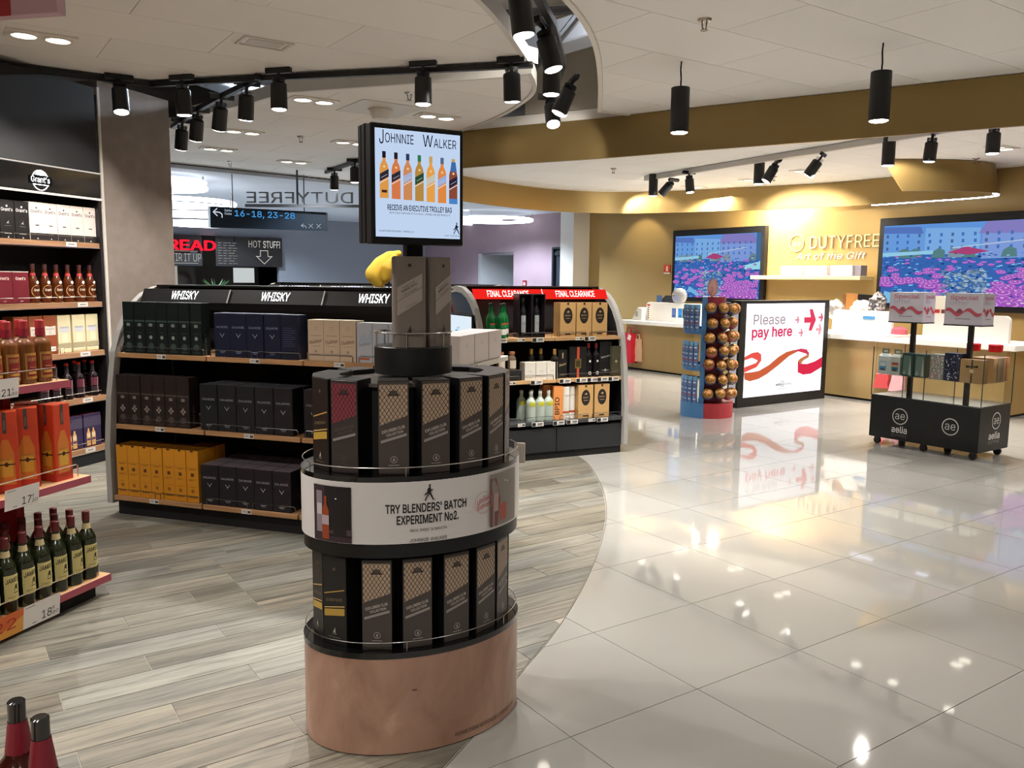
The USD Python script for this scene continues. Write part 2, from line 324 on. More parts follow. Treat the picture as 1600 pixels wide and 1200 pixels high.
# ---------------------------------------------------------------- floor
def in_view(poly, near=1.2, far=12.):
    x, y = np.array(poly.exterior.coords).T
    return (y.max() > near) and (np.abs(x / np.maximum(y, .3)).min() < .78) and math.hypot(x.mean(), y.mean()) < far
edge = [(-.95, .2), (-.62, 1.4), (-.2, 2.43), (-.07, 2.74), (.04, 3.06), (.13, 3.28), (.25, 3.62), (.41, 4.19), (.55, 4.85), (.63, 5.41), (.66, 5.93), (.65, 6.5), (.58, 7.02), (.3, 7.7)]
curve = [tuple(p) for p in spline(edge, 8)]
wood_area = Polygon([(-8, -1)] + [(-1.4, -1)] + curve + [(-.6, 9.2), (-3.2, 11.), (-8, 9.5)]).buffer(0)
floor = thing('floor', 'shop floor of grey wood-look planks meeting glossy white tiles in a curve', None, kind='structure')
sub = MB(); sub.prism(sbox(-15, -5, 14, 36), -.12, -.006, '#6f6c66'); sub.build('screed', 'matte', floor)
gr = MB(); gr.prism(wood_area, -.006, -.0025, '#a79f92'); gr.build('grout', 'matte', floor)
GP = Fr((.0498, 1.7828), GA)
TS, built = .5976, []
for i in range(-4, 22):
    for j in range(-9, 20):
        cell = Polygon(GP.plan([(i * TS, j * TS), ((i + 1) * TS, j * TS), ((i + 1) * TS, (j + 1) * TS), (i * TS, (j + 1) * TS)]))
        if not in_view(cell, 1.6, 12.5): continue
        q = cell.difference(wood_area.buffer(.004)).buffer(-.0016, join_style=2)
        if q.is_empty or q.area < .003: continue
        built.append(cell)
        m = MB(); g = rng.uniform(-.008, .008); m.prism(q, -.008, 0, [.66 + g, .652 + g, .632 + g]); m.build('tile', 'tile', floor)
rest = sbox(-15, -5, 14, 36).difference(wood_area).difference(unary_union(built).buffer(.001))
m = MB(); m.prism(rest, -.006, 0, [.66, .652, .632]); m.build('far_tiles', 'tile', floor)
PL, PW = .95, .1535
wl = LineString(curve)
for r in range(-12, 52):
    b0 = 1.55 + r * PW - 1.7828 + 1.7828
    o = {0: -.13, 1: -.766, 2: -.448}[r % 3]
    cuts = [o + k * PL for k in range(-9, 9)]
    if 2.2 < b0 + .05 < 3.1: cuts = [c for c in cuts if abs(c - .095) > .14] + [.095]
    cuts.sort()
    for c0, c1 in zip(cuts[:-1], cuts[1:]):
        cell = Polygon(GP.plan([(c0, b0), (c1, b0), (c1, b0 + PW), (c0, b0 + PW)]))
        if not in_view(cell, 1.3, 10.): continue
        q = cell.intersection(wood_area.buffer(-.002)).buffer(-.0017, join_style=2)
        if q.is_empty or q.area < .002: continue
        g = -.01 + rng.choice([.44, .46, .48, .49, .50, .51, .53]) ; w = rng.uniform(-.012, .014)
        m = MB(); m.prism(q, -.004, .0, [g + .012 + w, g, g - .035 - w]); m.build('plank', 'wood_tile', floor)

# ---------------------------------------------------------------- ceilings: three rafts with open gaps between them
ZC = 3.0
raft1 = Polygon([(-7, 3.93), (-2.82, 6.79), (.16, 6.07), (.09, 6.0)] + [tuple(p) for p in spline([(.09, 6.0), (-.02, 5.43), (-.18, 4.77), (-.5, 3.9), (-.95, 2.9), (-1.5, 1.5), (-1.8, 0), (-1.8, -4)], 6)] + [(-7, -4)])
ring_near = [(6.2, 4.62), (4.9, 5.43), (3.67, 6.22), (2.55, 6.94), (1.47, 7.62), (.59, 8.2), (-.54, 8.87), (-1.15, 9.7), (-1.32, 10.7), (-1.15, 11.7), (-.72, 12.6), (-.03, 13.6), (1.0, 14.42), (2.1, 14.5), (3.12, 14.03), (4.02, 13.52), (4.82, 12.95), (5.3, 12.35), (5.76, 11.72), (6.08, 11.28), (6.17, 10.96), (6.0, 10.72), (5.45, 10.57), (4.81, 10.62)]
ring_pts = spline(ring_near, 7)
n_far = int(np.argmin(np.hypot(ring_pts[:, 0] - 4.82, ring_pts[:, 1] - 12.95)))
ring_in = Polygon([tuple(p) for p in ring_pts[:n_far]] + [(8, 11), (8, 4)]).buffer(0)
shop_side = Polygon(CT.plan([(-14, 11.5), (8, 11.5), (8, -8), (-14, -8)]))
raft3 = Polygon([tuple(p) for p in spline([(.74, 7.75), (.66, 6.9), (.57, 6.11), (.46, 5.44), (.26, 4.76), (-.05, 4.1), (-.5, 3.1), (-.9, 1.6), (-1.2, 0), (-1.2, -4)], 6)] + [(13, -4), (13, 12), (3, 9)]).buffer(0)
raft3 = unary_union([raft3, ring_in, Polygon(CT.plan([(-9.5, 10), (6, 10), (6, 11.55), (-9.5, 11.55)]))]).intersection(shop_side).buffer(0)
raft2 = Polygon([(-1.87, 7.06), (-.04, 6.45), (.12, 6.34)] + [tuple(p) for p in spline([(.12, 6.34), (.17, 6.92), (.08, 7.4), (-.1, 7.95), (-.62, 8.95), (-1.3, 10), (-1.55, 11.2), (-1.45, 12.4), (-1.2, 13.6)], 5)] + [(-1.3, 14.5), (-2.43, 13.42), (-4.52, 11.4), (-7, 9.), (-7, 8.9), (-3.42, 8.75), (-3.2, 8.3), (-2.24, 7.45)]).buffer(0)
def raft(poly, label, cols, n_side=True):
    c = thing('ceiling', label, None, kind='structure')
    m = MB(); m.prism(poly.buffer(-.006), ZC + .006, ZC + .05, '#8d877e'); m.build('backing', 'matte', c)
    m = MB(); m.prism(poly.difference(poly.buffer(-.035)), ZC - .012, ZC + .09, cols[1]); m.build('edge_trim', 'satin', c)
    inner = poly.buffer(-.035)
    far = MB(); any_far = False
    for j in range(-10, 30):
        for i in range(-12, 22):
            x0 = i * 1.2 + (.6 if j % 2 else 0) - .17; y0 = j * .6 + .05
            cell = Polygon(G0.plan([(x0, y0), (x0 + 1.2, y0), (x0 + 1.2, y0 + .6), (x0, y0 + .6)]))
            q = cell.intersection(inner).buffer(-.002, join_style=2)
            if q.is_empty or q.area < .01: continue
            g = rng.uniform(-.01, .01); col = [k + g for k in cols[0]]
            if in_view(cell, 2.4, 15):
                mm = MB(); mm.prism(q, ZC, ZC + .007, col); mm.build('panel', 'plaster', c)
            else: far.prism(q, ZC, ZC + .007, col); any_far = True
    if any_far:
        stage.GetPrimAtPath(far.build('unseen_panels', 'plaster', c))
    return c
CW = [.94, .93, .915]
raft(raft1, 'taupe-white panelled ceiling raft in the upper left foreground with downlights', ([.94, .925, .905], '#d8d2c8'))
raft(raft2, 'panelled ceiling raft above the whisky gondola beyond the spotlight track', (CW, '#d8d2c8'))
raft(raft3, 'off-white panelled ceiling on the right with a curved left edge', (CW, '#e4ded4'))
m = MB(); m.prism(sbox(-15, -5, 14, 20), 3.85, 3.95, '#aaa49b'); one('ceiling', m, 'matte', 'dark slab of the ceiling void seen through the gaps', None, kind='structure')
m = MB()
for x, y, a, l in [(-2.9, 7.4, 72, 3.), (-2.2, 7.3, 40, 1.6), (.3, 6.6, -50, 3.), (.35, 5.3, 20, 2.2), (-3.6, 6.9, 10, 2.4)]:
    t = MB(); t.box(-l / 2, l / 2, -.12, .12, -.09, .09, '#9aa2b0', b=.01, rz=0)
    v = np.vstack(t.v); c, q = math.cos(math.radians(a)), math.sin(math.radians(a)); v = v @ np.array([[c, q, 0], [-q, c, 0], [0, 0, 1]]); m.add(v + [x, y, 3.3], np.vstack(t.f), '#9aa2b0')
for x, y, a, l in [(-2.6, 7.0, 60, 3.), (.3, 6.3, 100, 3.5), (.25, 5.6, -15, 1.4)]:
    d = np.array([math.cos(math.radians(a)), math.sin(math.radians(a)), 0]) * l / 2; m.tube([np.array([x, y, 3.2]) - d, np.array([x, y, 3.2]) + d], .03, '#4a4a4c')
one('air_duct', m, 'satin', 'pale metal ducts and dark pipes inside the open ceiling gap', 'duct')

# ---------------------------------------------------------------- walls
def ct_wall(name, x0, x1, y, z1, mat, label, th=.15, holes=(), col='#ffffff', fr=CT):
    p = sbox(x0, 0, x1, z1)
    for h in holes: p = p.difference(sbox(*h))
    w = thing(name, label, None, kind='structure', loc=fr.o, rz=fr.deg)
    m = MB(); m.slab(p, y, y + th, col); m.build('wall_panel', mat, w); return w
ct_wall('wall_back', -14.0, 6, 11.55, 3.02, 'gold_wall', 'brushed gold wall behind the cash desk with two video screens')
m = MB(); m.box(-14.45, -14.0, 11.12, 11.75, 0, 3.05, '#d9d5ce')
w = thing('wall_end', 'white end pilaster between the gold wall and the lilac hall wall', None, kind='structure', rz=CT.deg); m.build('pilaster', 'satin', w)
HB = 20.5
ct_wall('wall_hall', -21.2, -14.2, 11.15, 3.05, 'lilac', 'dusky lilac hall wall with an opening and a dark door', holes=[(-17.72, -.01, -16.26, 2.08), (-14.74, -.01, -14.1, 2.2)])
ct_wall('wall_far', -1, 11.3, HB, 3.05, 'matte', 'blue-grey far wall of the hall around the sandwich counter', col='#8d939d', fr=G0, holes=[(3.9, 1.0, 7.05, 2.45)])
m = MB(); m.prism(Polygon([(-5.2, 11.0), (-4.52, 11.45), (-2.43, 13.47), (-1.2, 14.6), (1.6, 18.2), (1.0, 19.5), (-4, 25), (-16, 20), (-14, 9.5), (-7.8, 9.5)]), 2.93, 2.98, '#c6ccd6')
one('ceiling', m, 'matte', 'blue-white ceiling of the hall beyond the shop', None, kind='structure')
# back and side walls outside the frame
m = MB(); m.box(-7.1, 13, -4.1, -4, 0, 3.05, '#b9b0a4'); one('wall_rear', m, 'matte', 'plain beige wall behind the viewer closing the shop', None, kind='structure')
m = MB(); m.box(12.4, 12.5, -4, 12, 0, 3.05, '#b9b0a4'); one('wall_right', m, 'matte', 'plain beige side wall far to the right of view', None, kind='structure')
w = thing('wall_left', 'taupe textured wall panel beside the black wall shelving', None, kind='structure', loc=L.o, rz=L.deg)
m = MB(); m.box(.085, .89, 0.0, .5, 0, 3.02, '#ffffff'); m.build('wall_panel', 'stucco', w)
m = MB(); m.box(.06, .085, -.02, .4, 0, 2.96, '#c8c0b8'); m.build('corner_strip', 'satin', w)
m = MB(); m.box(-7.9, -7.8, -5, 11, 0, 3.9, '#77706a'); m.box(-14.1, -14, 9, 26, 0, 3.9, '#77706a'); m.box(-14.1, -7.8, 9, 9.1, 0, 3.9, '#77706a'); one('wall_side', m, 'matte', 'plain taupe side wall hidden behind the left shelving', None, kind='structure')

# ---------------------------------------------------------------- gold ceiling fascia, one ribbon with a loop at its far end
fas = thing('trim_1', 'tall gold ribbon fascia sweeping round under the ceiling', None, kind='structure')
def ribbon(pts, z0, z1, t, zs=None):
    p = np.asarray(pts); d = np.gradient(p, axis=0); d /= np.linalg.norm(d, axis=1, keepdims=True); nr = np.stack([-d[:, 1], d[:, 0]], 1) * t / 2
    v = []
    for k, (a, b) in enumerate(zip(p + nr, p - nr)):
        for q, z in ((a, z0), (a, z1), (b, z1), (b, z0)):
            s = np.zeros(2)
            if zs is not None and z == z1: s = zs[k]
            v.append((q[0] + s[0], q[1] + s[1], z))
    n = len(p); f = []
    for k in range(n - 1):
        for e in range(4): f.append((k * 4 + e, k * 4 + (e + 1) % 4, (k + 1) * 4 + (e + 1) % 4, (k + 1) * 4 + e))
    f += [(0, 3, 2, 1), ((n - 1) * 4, (n - 1) * 4 + 1, (n - 1) * 4 + 2, (n - 1) * 4 + 3)]
    return np.array(v), np.array(f)
zs = np.zeros((len(ring_pts), 2)); u = np.clip((np.arange(len(ring_pts)) - (len(ring_pts) - 22)) / 21, 0, 1)[:, None]
zs += u * np.array([-.33, -.12])
seg = [0, 22, 44, 66, 88, 104, 118, 132, len(ring_pts) - 1]
for a, b in zip(seg[:-1], seg[1:]):
    m = MB(); v, f = ribbon(ring_pts[a:b + 1] , 2.63, 2.995, .04, zs[a:b + 1]); f = np.vstack([f[:, [0, 1, 2]], f[:, [0, 2, 3]]]); m.add(v, f, '#ffffff'); m.build('fascia_panel', 'gold', fas, smooth=40)
m = MB(); v, f = ribbon(ring_pts[129:151], 2.612, 2.63, .03); m.add(v, f, [.86, .9, 1.]); m.build('led_strip', glow(4), fas)

bh = MB(); v, f = ribbon(ring_pts[24:46] + np.array([.05, .07]), 3.06, 3.85, .04); bh.add(v, np.vstack([f[:, [0, 1, 2]], f[:, [0, 2, 3]]]), '#b3a999'); one('wall_void', bh, 'matte', 'beige bulkhead above the gold fascia inside the ceiling gap', None, kind='structure')
# ---------------------------------------------------------------- shared small prints
def man(F, x, y, h, col, same=False):
    """the striding figure emblem"""
    T = lambda pts: [(x + a * h, y + b * h) for a, b in pts]
    F.disc(x + .03 * h, y + .87 * h, .055 * h, col, 10)
    F.poly(T([(-.07, .92), (.13, .95), (.13, .97), (.09, .965), (.08, 1.03), (-.02, 1.01), (-.01, .95), (-.07, .94)]), col)
    F.poly(T([(-.06, .8), (.07, .81), (.13, .66), (.24, .72), (.26, .69), (.12, .58), (.1, .5), (-.04, .46), (-.3, .36), (-.31, .4), (-.13, .55), (-.12, .68)]), col)
    F.poly(T([(.0, .47), (.11, .48), (.2, .28), (.27, .07), (.37, .09), (.36, .04), (.22, .02), (.11, .24)]), col)
    F.poly(T([(-.04, .46), (.06, .46), (-.12, .24), (-.22, .07), (-.2, .0), (-.3, .03), (-.27, .12), (-.17, .28)]), col)
    F.line(T([(-.3, .3), (-.12, .56)]), .02 * h, col)
def stag(F, x, y, w, col):
    F.line([(x - w / 2, y + w * .62), (x - w * .3, y + w * .3), (x, y), (x + w * .3, y + w * .3), (x + w / 2, y + w * .62)], w * .13, col)
    F.poly([(x - w * .13, y + w * .06), (x + w * .13, y + w * .06), (x, y - w * .3)], col)
def carton(w, d, h, col, printer=None, fin='card', side=None, lid=None, bev=.0015):
    def b(p):
        m = MB(); m.box(-w / 2, w / 2, 0, d, 0, h, col, b=bev); m.build('body', fin, p)
        if lid: m = MB(); m.box(-w / 2 + .001, w / 2 - .001, .001, d - .001, h, h + .0012, lid); m.build('lid', fin, p)
        if printer: F = Flat(.0003); F.grid(-w / 2 + .002, w / 2 - .002, .002, h - .002, col); printer(F, w, h); F.build('front_print', 'print', p)
        if side: F = Flat(.0003); F.grid(-d / 2 + .002, d / 2 - .002, .002, h - .002, col); side(F, d, h); F.build('side_print', 'print', p, fn=lambda u, v, o: np.stack([w / 2 + o, d / 2 + u, v], 1))
    return b
def bottle(prof, glass, cap, capz, capr, label=None, neck=None, fin='gloss', n=18, capfin='satin', lr=None):
    """label = (z0, z1, half width, printer); neck = (z0, z1, r, colour)"""
    def b(p):
        m = MB(); m.lathe(prof, glass, n); m.build('glass_body', fin, p, smooth=50)
        m = MB(); m.lathe([(0, capz[0]), (capr, capz[0]), (capr, capz[1] - .003), (capr - .003, capz[1]), (0, capz[1])], cap, 14); m.build('cap', capfin, p, smooth=40)
        if neck: m = MB(); m.lathe([(neck[2], neck[0]), (neck[3] if len(neck) > 4 else neck[2], neck[1])], neck[-1], 14); m.build('neck_label', 'print', p, smooth=True)
        if label:
            z0, z1, hw, pr = label; R = (lr or max(q[0] for q in prof)) + .0004
            F = Flat(); pr(F, hw, z0, z1); F.build('label', 'print', p, fn=lambda u, v, o: np.stack([(R + o) * np.sin(u / R), -(R + o) * np.cos(u / R), v], 1))
    return b
def row(kind, fr, s0, pitch, n, d, z, desc, where, group=None, jit=1., skip=()):
    for i in range(n):
        if i in skip: continue
        lab = f'{desc}, {ORD[i]} {where}' if n > 1 else f'{desc} {where}'
        kind.place(fr(s0 + pitch * (i + .5), d + rng.uniform(0, .006), z), fr.deg + rng.uniform(-jit, jit), lab, group=group)

# ---------------------------------------------------------------- rounded shop gondolas
PROF = [(-.05, .078), (-.05, .43), (-.02, .75), (.03, 1.03), (.085, 1.16), (.155, 1.265), (.22, 1.33), (.3, 1.385), (.42, 1.43), (.56, 1.442)]
SHELF = [(-.045, .13), (.0, .577), (.04, 1.022)]
def prof_at(z): return float(np.interp(z, [q[1] for q in PROF], [q[0] for q in PROF]))
def gondola(fr, label, bays, bw, sign, signcol, textcol, group=None, s0=0., base='kick', ends=(1, 1), name='gondola', wood='#b98f66', detail=True, D=1.12, sign_glow=None):
    t = thing(name, label, 'shelf', fr(0, 0, 0), fr.deg, group)
    w = bays * bw; x1 = s0 + w
    arch = PROF + [(D - a, b) for a, b in PROF[::-1]]
    body = Polygon(arch)
    for e, x in ((0, s0), (1, x1)):
        if not ends[e]: continue
        a, b = (x - .04, x) if e == 0 else (x, x + .04)
        m = MB(); m.wall(body.difference(body.buffer(-.05)), a, b, '#a9a7a3'); m.build('arch_rim', 'satin', t)
        m = MB(); m.wall(body.buffer(-.05), a + .012, b - .012, '#1d1d20'); m.build('side_panel', 'gloss', t)
    m = MB(); m.box(s0, x1, .0, D, 0, .10 if base == 'kick' else .27, '#0d0d0e'); m.build('plinth', 'matte', t)
    if base != 'kick':
        for k in range(2):
            m = MB(); m.box(s0 + w * k / 2 + .003, s0 + w * (k + 1) / 2 - .003, -.012, 0.0, .06, .265, '#26282a', b=.002); m.build('cabinet_door', 'satin', t)
    m = MB(); m.box(s0, x1, .54, .58, .1, 1.43, '#101012'); m.build('back_panel', 'matte', t)
    m = MB(); m.prism(sbox(s0, .42, x1, D - .42), 1.43, 1.442, '#1a1a1d'); m.build('top_cap', 'satin', t)
    lv = SHELF if base == 'kick' else [(-.03, .325), (.0, .672), (.04, 1.022)]
    for k in range(bays):
        a, b = s0 + k * bw + .006, s0 + (k + 1) * bw - .006
        for li, (d, z) in enumerate(lv):
            dark = base != 'kick' and (li == 0)
            m = MB(); m.box(a, b, d, .54, z - .03, z, '#3a3c3e' if dark else wood, b=.002); m.build('shelf', 'satin' if dark else 'oak', t)
            if not detail: continue
            for h in range(2):
                p0, p1 = a + (b - a) * h / 2 + .02, a + (b - a) * (h + 1) / 2 - .02
                m = MB(); m.tube([(p0, d + .012, z), (p0, d + .012, z + .032), (p0 + .006, d + .012, z + .04), (p1 - .006, d + .012, z + .04), (p1, d + .012, z + .032), (p1, d + .012, z)], .0022, '#8a8a8c', 6); m.build('guard_wire', 'metal', t)
            F = Flat(); c = a + (b - a) * rng.choice([.3, .42, .46]); F.grid(c, c + .068, z - .029, z - .001, '#d9d5d0')
            for q in range(2): F.grid(c + .006, c + .034, z - .012 - q * .007, z - .009 - q * .007, '#6d6a68', same=bool(q))
            F.grid(c + .042, c + .064, z - .023, z - .008, '#4a4848'); F.build('price_ticket', 'print', t, at=(0, d, 0))
        # lit header fascia following the arch
        za, zb = 1.335, 1.418; ya, yb = .262, .305
        P = lambda u, v, o: np.stack([u, ya + (yb - ya) * v - o * .8, za + (zb - za) * v + o * .6], 1)
        F = Flat(0); F.grid(a - .004, b + .004, 0, 1, signcol); F.build('header_panel', glow(sign_glow) if sign_glow else 'satin', t, fn=P)
        if sign:
            F = Flat(.004); tw = .2 if len(sign) < 8 else bw * .6; F.text(sign, (a + b) / 2, .22, .6, textcol, True, w=tw); F.build('header_lettering', glow(2.2), t, fn=P)
        if k:
            m = MB(); m.tube([(a - .006, ya - .006, za), (a - .006, yb - .006, zb)], .005, '#f4f4f4', 6); m.build('header_divider', 'satin', t)
    return t
gondola(W, 'black rounded gondola with lit whisky lettering and three shelves of cartons', 3, .667, 'WHISKY', '#0c0c0f', '#ffffff', ends=(1, 0))
gondola(RG, 'rounded gondola with a glowing red header and dark base cabinets', 2, .648, 'FINAL CLEARANCE', '#e8251d', '#ffd9d2', s0=-.365, base='cab', wood='#c9a375', sign_glow=1.1)
gondola(Fr((-2.86, 9.3), -17.9), 'dark gondola behind the whisky one with lit blue-white cigarettes lettering', 4, .665, 'CIGARETTES', '#0b0c14', '#cfd8ff', name='gondola', detail=False)
# end cap of the whisky gondola, facing right, with three white gift cases
ec = thing('end_shelf', 'white-topped shelf on the right end of the whisky gondola', 'shelf', W(2.005, 0, 0), W.deg)
m = MB(); m.box(.0, .26, .0, .86, 0, .1, '#0d0d0e'); m.box(0, .02, .0, .86, .1, 1.02, '#111113'); m.build('body', 'matte', ec)
for z in (.13, .577, 1.018):
    m = MB(); m.box(.02, .30, -.01, .88, z - .03, z, '#d8d2c8' if z > 1 else '#b98f66', b=.002); m.build('shelf', 'satin', ec)
def pr_white(F, w, h):
    F.ring(0, h * .7, .014, .002, '#a59a96'); F.grid(-.02, .02, h * .66, h * .69, '#cfc4be'); F.line([(-.018, h * .62), (.018, h * .62)], .002, '#b0a59f')
k = Kind('gift_case', 'box', carton(.232, .2, .168, '#d9cfca', pr_white, lid='#d3c6c6'), 'white gift cases on the gondola end')
WE = Fr(W(2.29, 0)[:2], W.deg + 90)
for i, lab in enumerate(['nearest', 'middle', 'farthest']): k.place(WE(.19 + .24 * i, 0.0, 1.02), WE.deg, f'white gift case at right end of whisky gondola, {lab} of three')
m = MB(); m.box(-.38, 0, -.03, .0, 0, .165, '#8d827b', b=.003)
ft = thing('floor_guard', 'low grey-brown floor guard beside the clearance gondola base', 'guard', W(1.985, 2.335), W.deg); m.build('body', 'satin', ft)

# cartons on the whisky gondola
def pr_malt(F, w, h, c1, c2, flower):
    F.grid(-w / 2 + .002, w / 2 - .002, h * .615, h * .65, c1); F.grid(-.012, .012, h * .53, h * .585, c2); F.line([(-.024, h * .557), (.024, h * .557)], .003, c1)
    F.line([(-.015, h * .41), (.015, h * .41)], .004, c1)
    if flower:
        for a in range(4): F.disc(.011 * math.cos(a * 1.57), h * .33 + .013 * math.sin(a * 1.57), .008, c2, 8)
    else: F.disc(0, h * .32, .012, c2, 10)
    F.disc(0, h * .15, .021, c1, 12); F.grid(-.025, .025, h * .045, h * .06, c1)
kg = Kind('whisky_carton', 'carton', carton(.081, .081, .318, '#101c1b', lambda F, w, h: pr_malt(F, w, h, '#3c4a46', '#8e9690', False), side=lambda F, d, h: F.text('SINGLE MALT', 0, h * .2, .014, '#7e8883', rot=90)), 'dark green cartons on the whisky gondola')
row(kg, W, .047, .0832, 7, .055, 1.022, 'dark green whisky carton', 'on whisky gondola top shelf')
def pr_stag(c): 
    def f(F, w, h): F.text('DALMORE', 0, h * .66, .0125, c, w=w * .72); stag(F, 0, h * .47, .03, c); F.grid(-.02, .02, h * .12, h * .135, c); F.grid(-.014, .014, h * .09, h * .1, c)
    return f
kb = Kind('whisky_carton', 'carton', carton(.113, .1, .262, '#121a34', pr_stag('#8f97b5'), lid='#555d78'), 'navy cartons on the whisky gondola')
row(kb, W, .718, .1145, 4, .055, 1.022, 'navy blue whisky carton with stag head', 'on whisky gondola top shelf')
def pr_back(F, w, h):
    for q in range(9): F.grid(-.04, .04 - .02 * (q % 3 == 2), h * (.3 + .05 * q), h * (.3 + .05 * q) + .003, '#4a5478', same=bool(q))
kk = Kind('whisky_carton', 'carton', carton(.113, .1, .26, '#111932', pr_back, lid='#4a5270'))
kk.place(W(.718 + .1145 * 4.5, .058, 1.022), W.deg - 1, 'navy whisky carton turned to its text side, right of the stag cartons')
def pr_cream(c, c2):
    def f(F, w, h):
        F.ring(0, h * .8, .01, .002, c2); F.grid(-.034, .034, h * .615, h * .63, c2); F.text('Oudinor', 0, h * .44, .02, c, shear=.15, w=w * .8); F.line([(-.03, h * .37), (.03, h * .37)], .002, c2); F.disc(0, h * .24, .008, c2, 8)
    return f
kc = Kind('whisky_carton', 'carton', carton(.1025, .1, .236, '#cdb79e', pr_cream('#6b5648', '#a08a74'), lid='#e0d6c8'), 'cream cartons on the whisky gondola')
row(kc, W, 1.357, .104, 3, .055, 1.022, 'cream whisky carton', 'on whisky gondola top shelf')
def pr_pale(F, w, h):
    F.poly([(-.04, h * .5), (-.01, h * .75), (.02, h * .62), (.045, h * .85), (.045, h * .5)], '#a9b6c8'); F.text('Oudinor', 0, h * .44, .016, '#5f6b80', shear=.15, w=w * .75); F.grid(-.03, .03, h * .08, h * .13, '#c05a38')
kp = Kind('whisky_carton', 'carton', carton(.098, .1, .226, '#b9bcc6', pr_pale, lid='#d8dadf'), 'pale blue cartons on the whisky gondola')
row(kp, W, 1.672, .1, 3, .055, 1.022, 'pale blue whisky carton with orange strip', 'on whisky gondola top shelf')
kr = Kind('whisky_carton', 'carton', carton(.0885, .088, .309, '#241a19', lambda F, w, h: pr_malt(F, w, h, '#4c3f3c', '#8f837e', True), side=lambda F, d, h: F.text('SINGLE MALT', 0, h * .25, .014, '#9b908c', rot=90), lid='#3d3433'), 'dark brown cartons on the whisky gondola')
row(kr, W, .012, .0905, 6, .012, .577, 'dark brown whisky carton', 'on whisky gondola middle shelf')
kd = Kind('whisky_carton', 'carton', carton(.125, .11, .279, '#15181e', pr_stag('#9da1a8'), lid='#4a4c52'), 'black cartons on the whisky gondola middle shelf')
row(kd, W, .628, .1295, 5, .012, .577, 'black whisky carton with stag head', 'on whisky gondola middle shelf')
for i in range(5): kd.place(W(.64 + .128 * (i + .5), .135, .577), W.deg, f'black carton top behind the middle-shelf stag cartons, {ORD[i]}')
def pr_yel(F, w, h):
    F.grid(-w / 2, w / 2, h * .655, h * .66, '#7a4a10'); F.grid(-.022, .022, h * .63, h * .64, '#7a4a10'); F.grid(-.011, .011, h * .5, h * .565, '#5f3a10'); F.text('MALT', 0, h * .42, .012, '#8a5514'); F.grid(-.02, .02, h * .3, h * .305, '#8a5514'); F.disc(0, h * .22, .012, '#9a6218', 10); F.grid(-.01, .01, h * .97, h, '#3d2508')
    F.grid(-.026, .026, h * .09, h * .12, '#9a6218')
ky = Kind('whisky_carton', 'carton', carton(.085, .085, .322, '#d68f1d', pr_yel, lid='#6e4512'), 'yellow cartons on the whisky gondola')
row(ky, W, .026, .0872, 7, -.032, .13, 'yellow whisky carton', 'in front row of whisky gondola bottom shelf')
for r in (1, 2):
    for i in (range(7) if r == 1 else (5, 6)): ky.place(W(.026 + .0872 * (i + .5), -.032 + .091 * r, .13), W.deg, f'yellow whisky carton, {ORD[i]} in {"second" if r == 1 else "third"} row from the front, bottom shelf')
ku = Kind('whisky_carton', 'carton', carton(.122, .11, .244, '#19151c', pr_stag('#a7a3a8'), lid='#6a6268'), 'black cartons on the whisky gondola bottom shelf')
row(ku, W, .655, .1255, 5, -.035, .13, 'black-purple whisky carton with stag head', 'on whisky gondola bottom shelf')
row(kd, W, 1.345, .128, 5, .012, .577, 'black stag carton behind the oval display', 'on whisky gondola middle shelf')
row(ku, W, 1.345, .128, 5, -.035, .13, 'black-purple stag carton behind the oval display', 'on whisky gondola bottom shelf')
for r in (1, 2):
    for i in range(5): ku.place(W(.655 + .1255 * (i + .5), -.035 + .122 * r, .13), W.deg + rng.uniform(-1.5, 1.5), f'black-purple carton top, {ORD[i]} in {"second" if r == 1 else "third"} row of whisky gondola bottom shelf')

# goods on the clearance gondola
gin = bottle([(0, 0), (.036, 0), (.038, .006), (.038, .15), (.034, .175), (.018, .2), (.014, .215), (.014, .262)], '#0d6a33', '#16231c', (.255, .285), .0165,
             (.03, .125, .03, lambda F, hw, a, b: (F.grid(-hw, hw, a, a + .045, '#e8e4da', 6), F.grid(-hw, hw, a + .055, b, '#157a40', 6), F.grid(-hw, hw, b - .012, b, '#b5482e', 6))), lr=.038)
k = Kind('gin_bottle', 'bottle', gin, 'green bottles on the clearance gondola')
for i, (s, d) in enumerate([(-.3, .07), (-.2, .07), (-.25, .16), (-.14, .15)]): k.place(RG(s, d, 1.022), RG.deg + 20, ['green gin bottle at left front of clearance top shelf', 'green gin bottle, second at front of clearance top shelf', 'green gin bottle behind the left front pair', 'green gin bottle behind, nearest the dark cases'][i])
m = MB(); m.box(-.34, .02, .5, .538, 1.03, 1.33, '#3b3a3c')
pn = one('perforated_panel', MB().box(0, .3, 0, .006, 0, .29, '#38383a'), 'satin', 'grey perforated back panel behind the green gin bottles', 'panel')
x = UsdGeom.Xformable(stage.GetPrimAtPath(pn)); v = RG(-.3, .52, 1.03); x.AddTranslateOp().Set(Gf.Vec3d(*map(float, v))); x.AddRotateZOp().Set(RG.deg)
dkb = [(0, 0), (.027, 0), (.029, .006), (.029, .19), (.024, .215), (.013, .24), (.011, .25), (.011, .29)]
def open_case(p):
    for a, b in ((-.06, -.054), (.054, .06)):
        m = MB(); m.box(a, b, 0, .11, 0, .36, '#2b2228'); m.build('side_wall', 'card', p)
    m = MB(); m.box(-.054, .054, .1, .11, 0, .36, '#1d171b'); m.box(-.054, .054, 0, .1, 0, .012, '#1d171b'); m.box(-.054, .054, .0, .1, .352, .36, '#241c22'); m.build('case_shell', 'card', p)
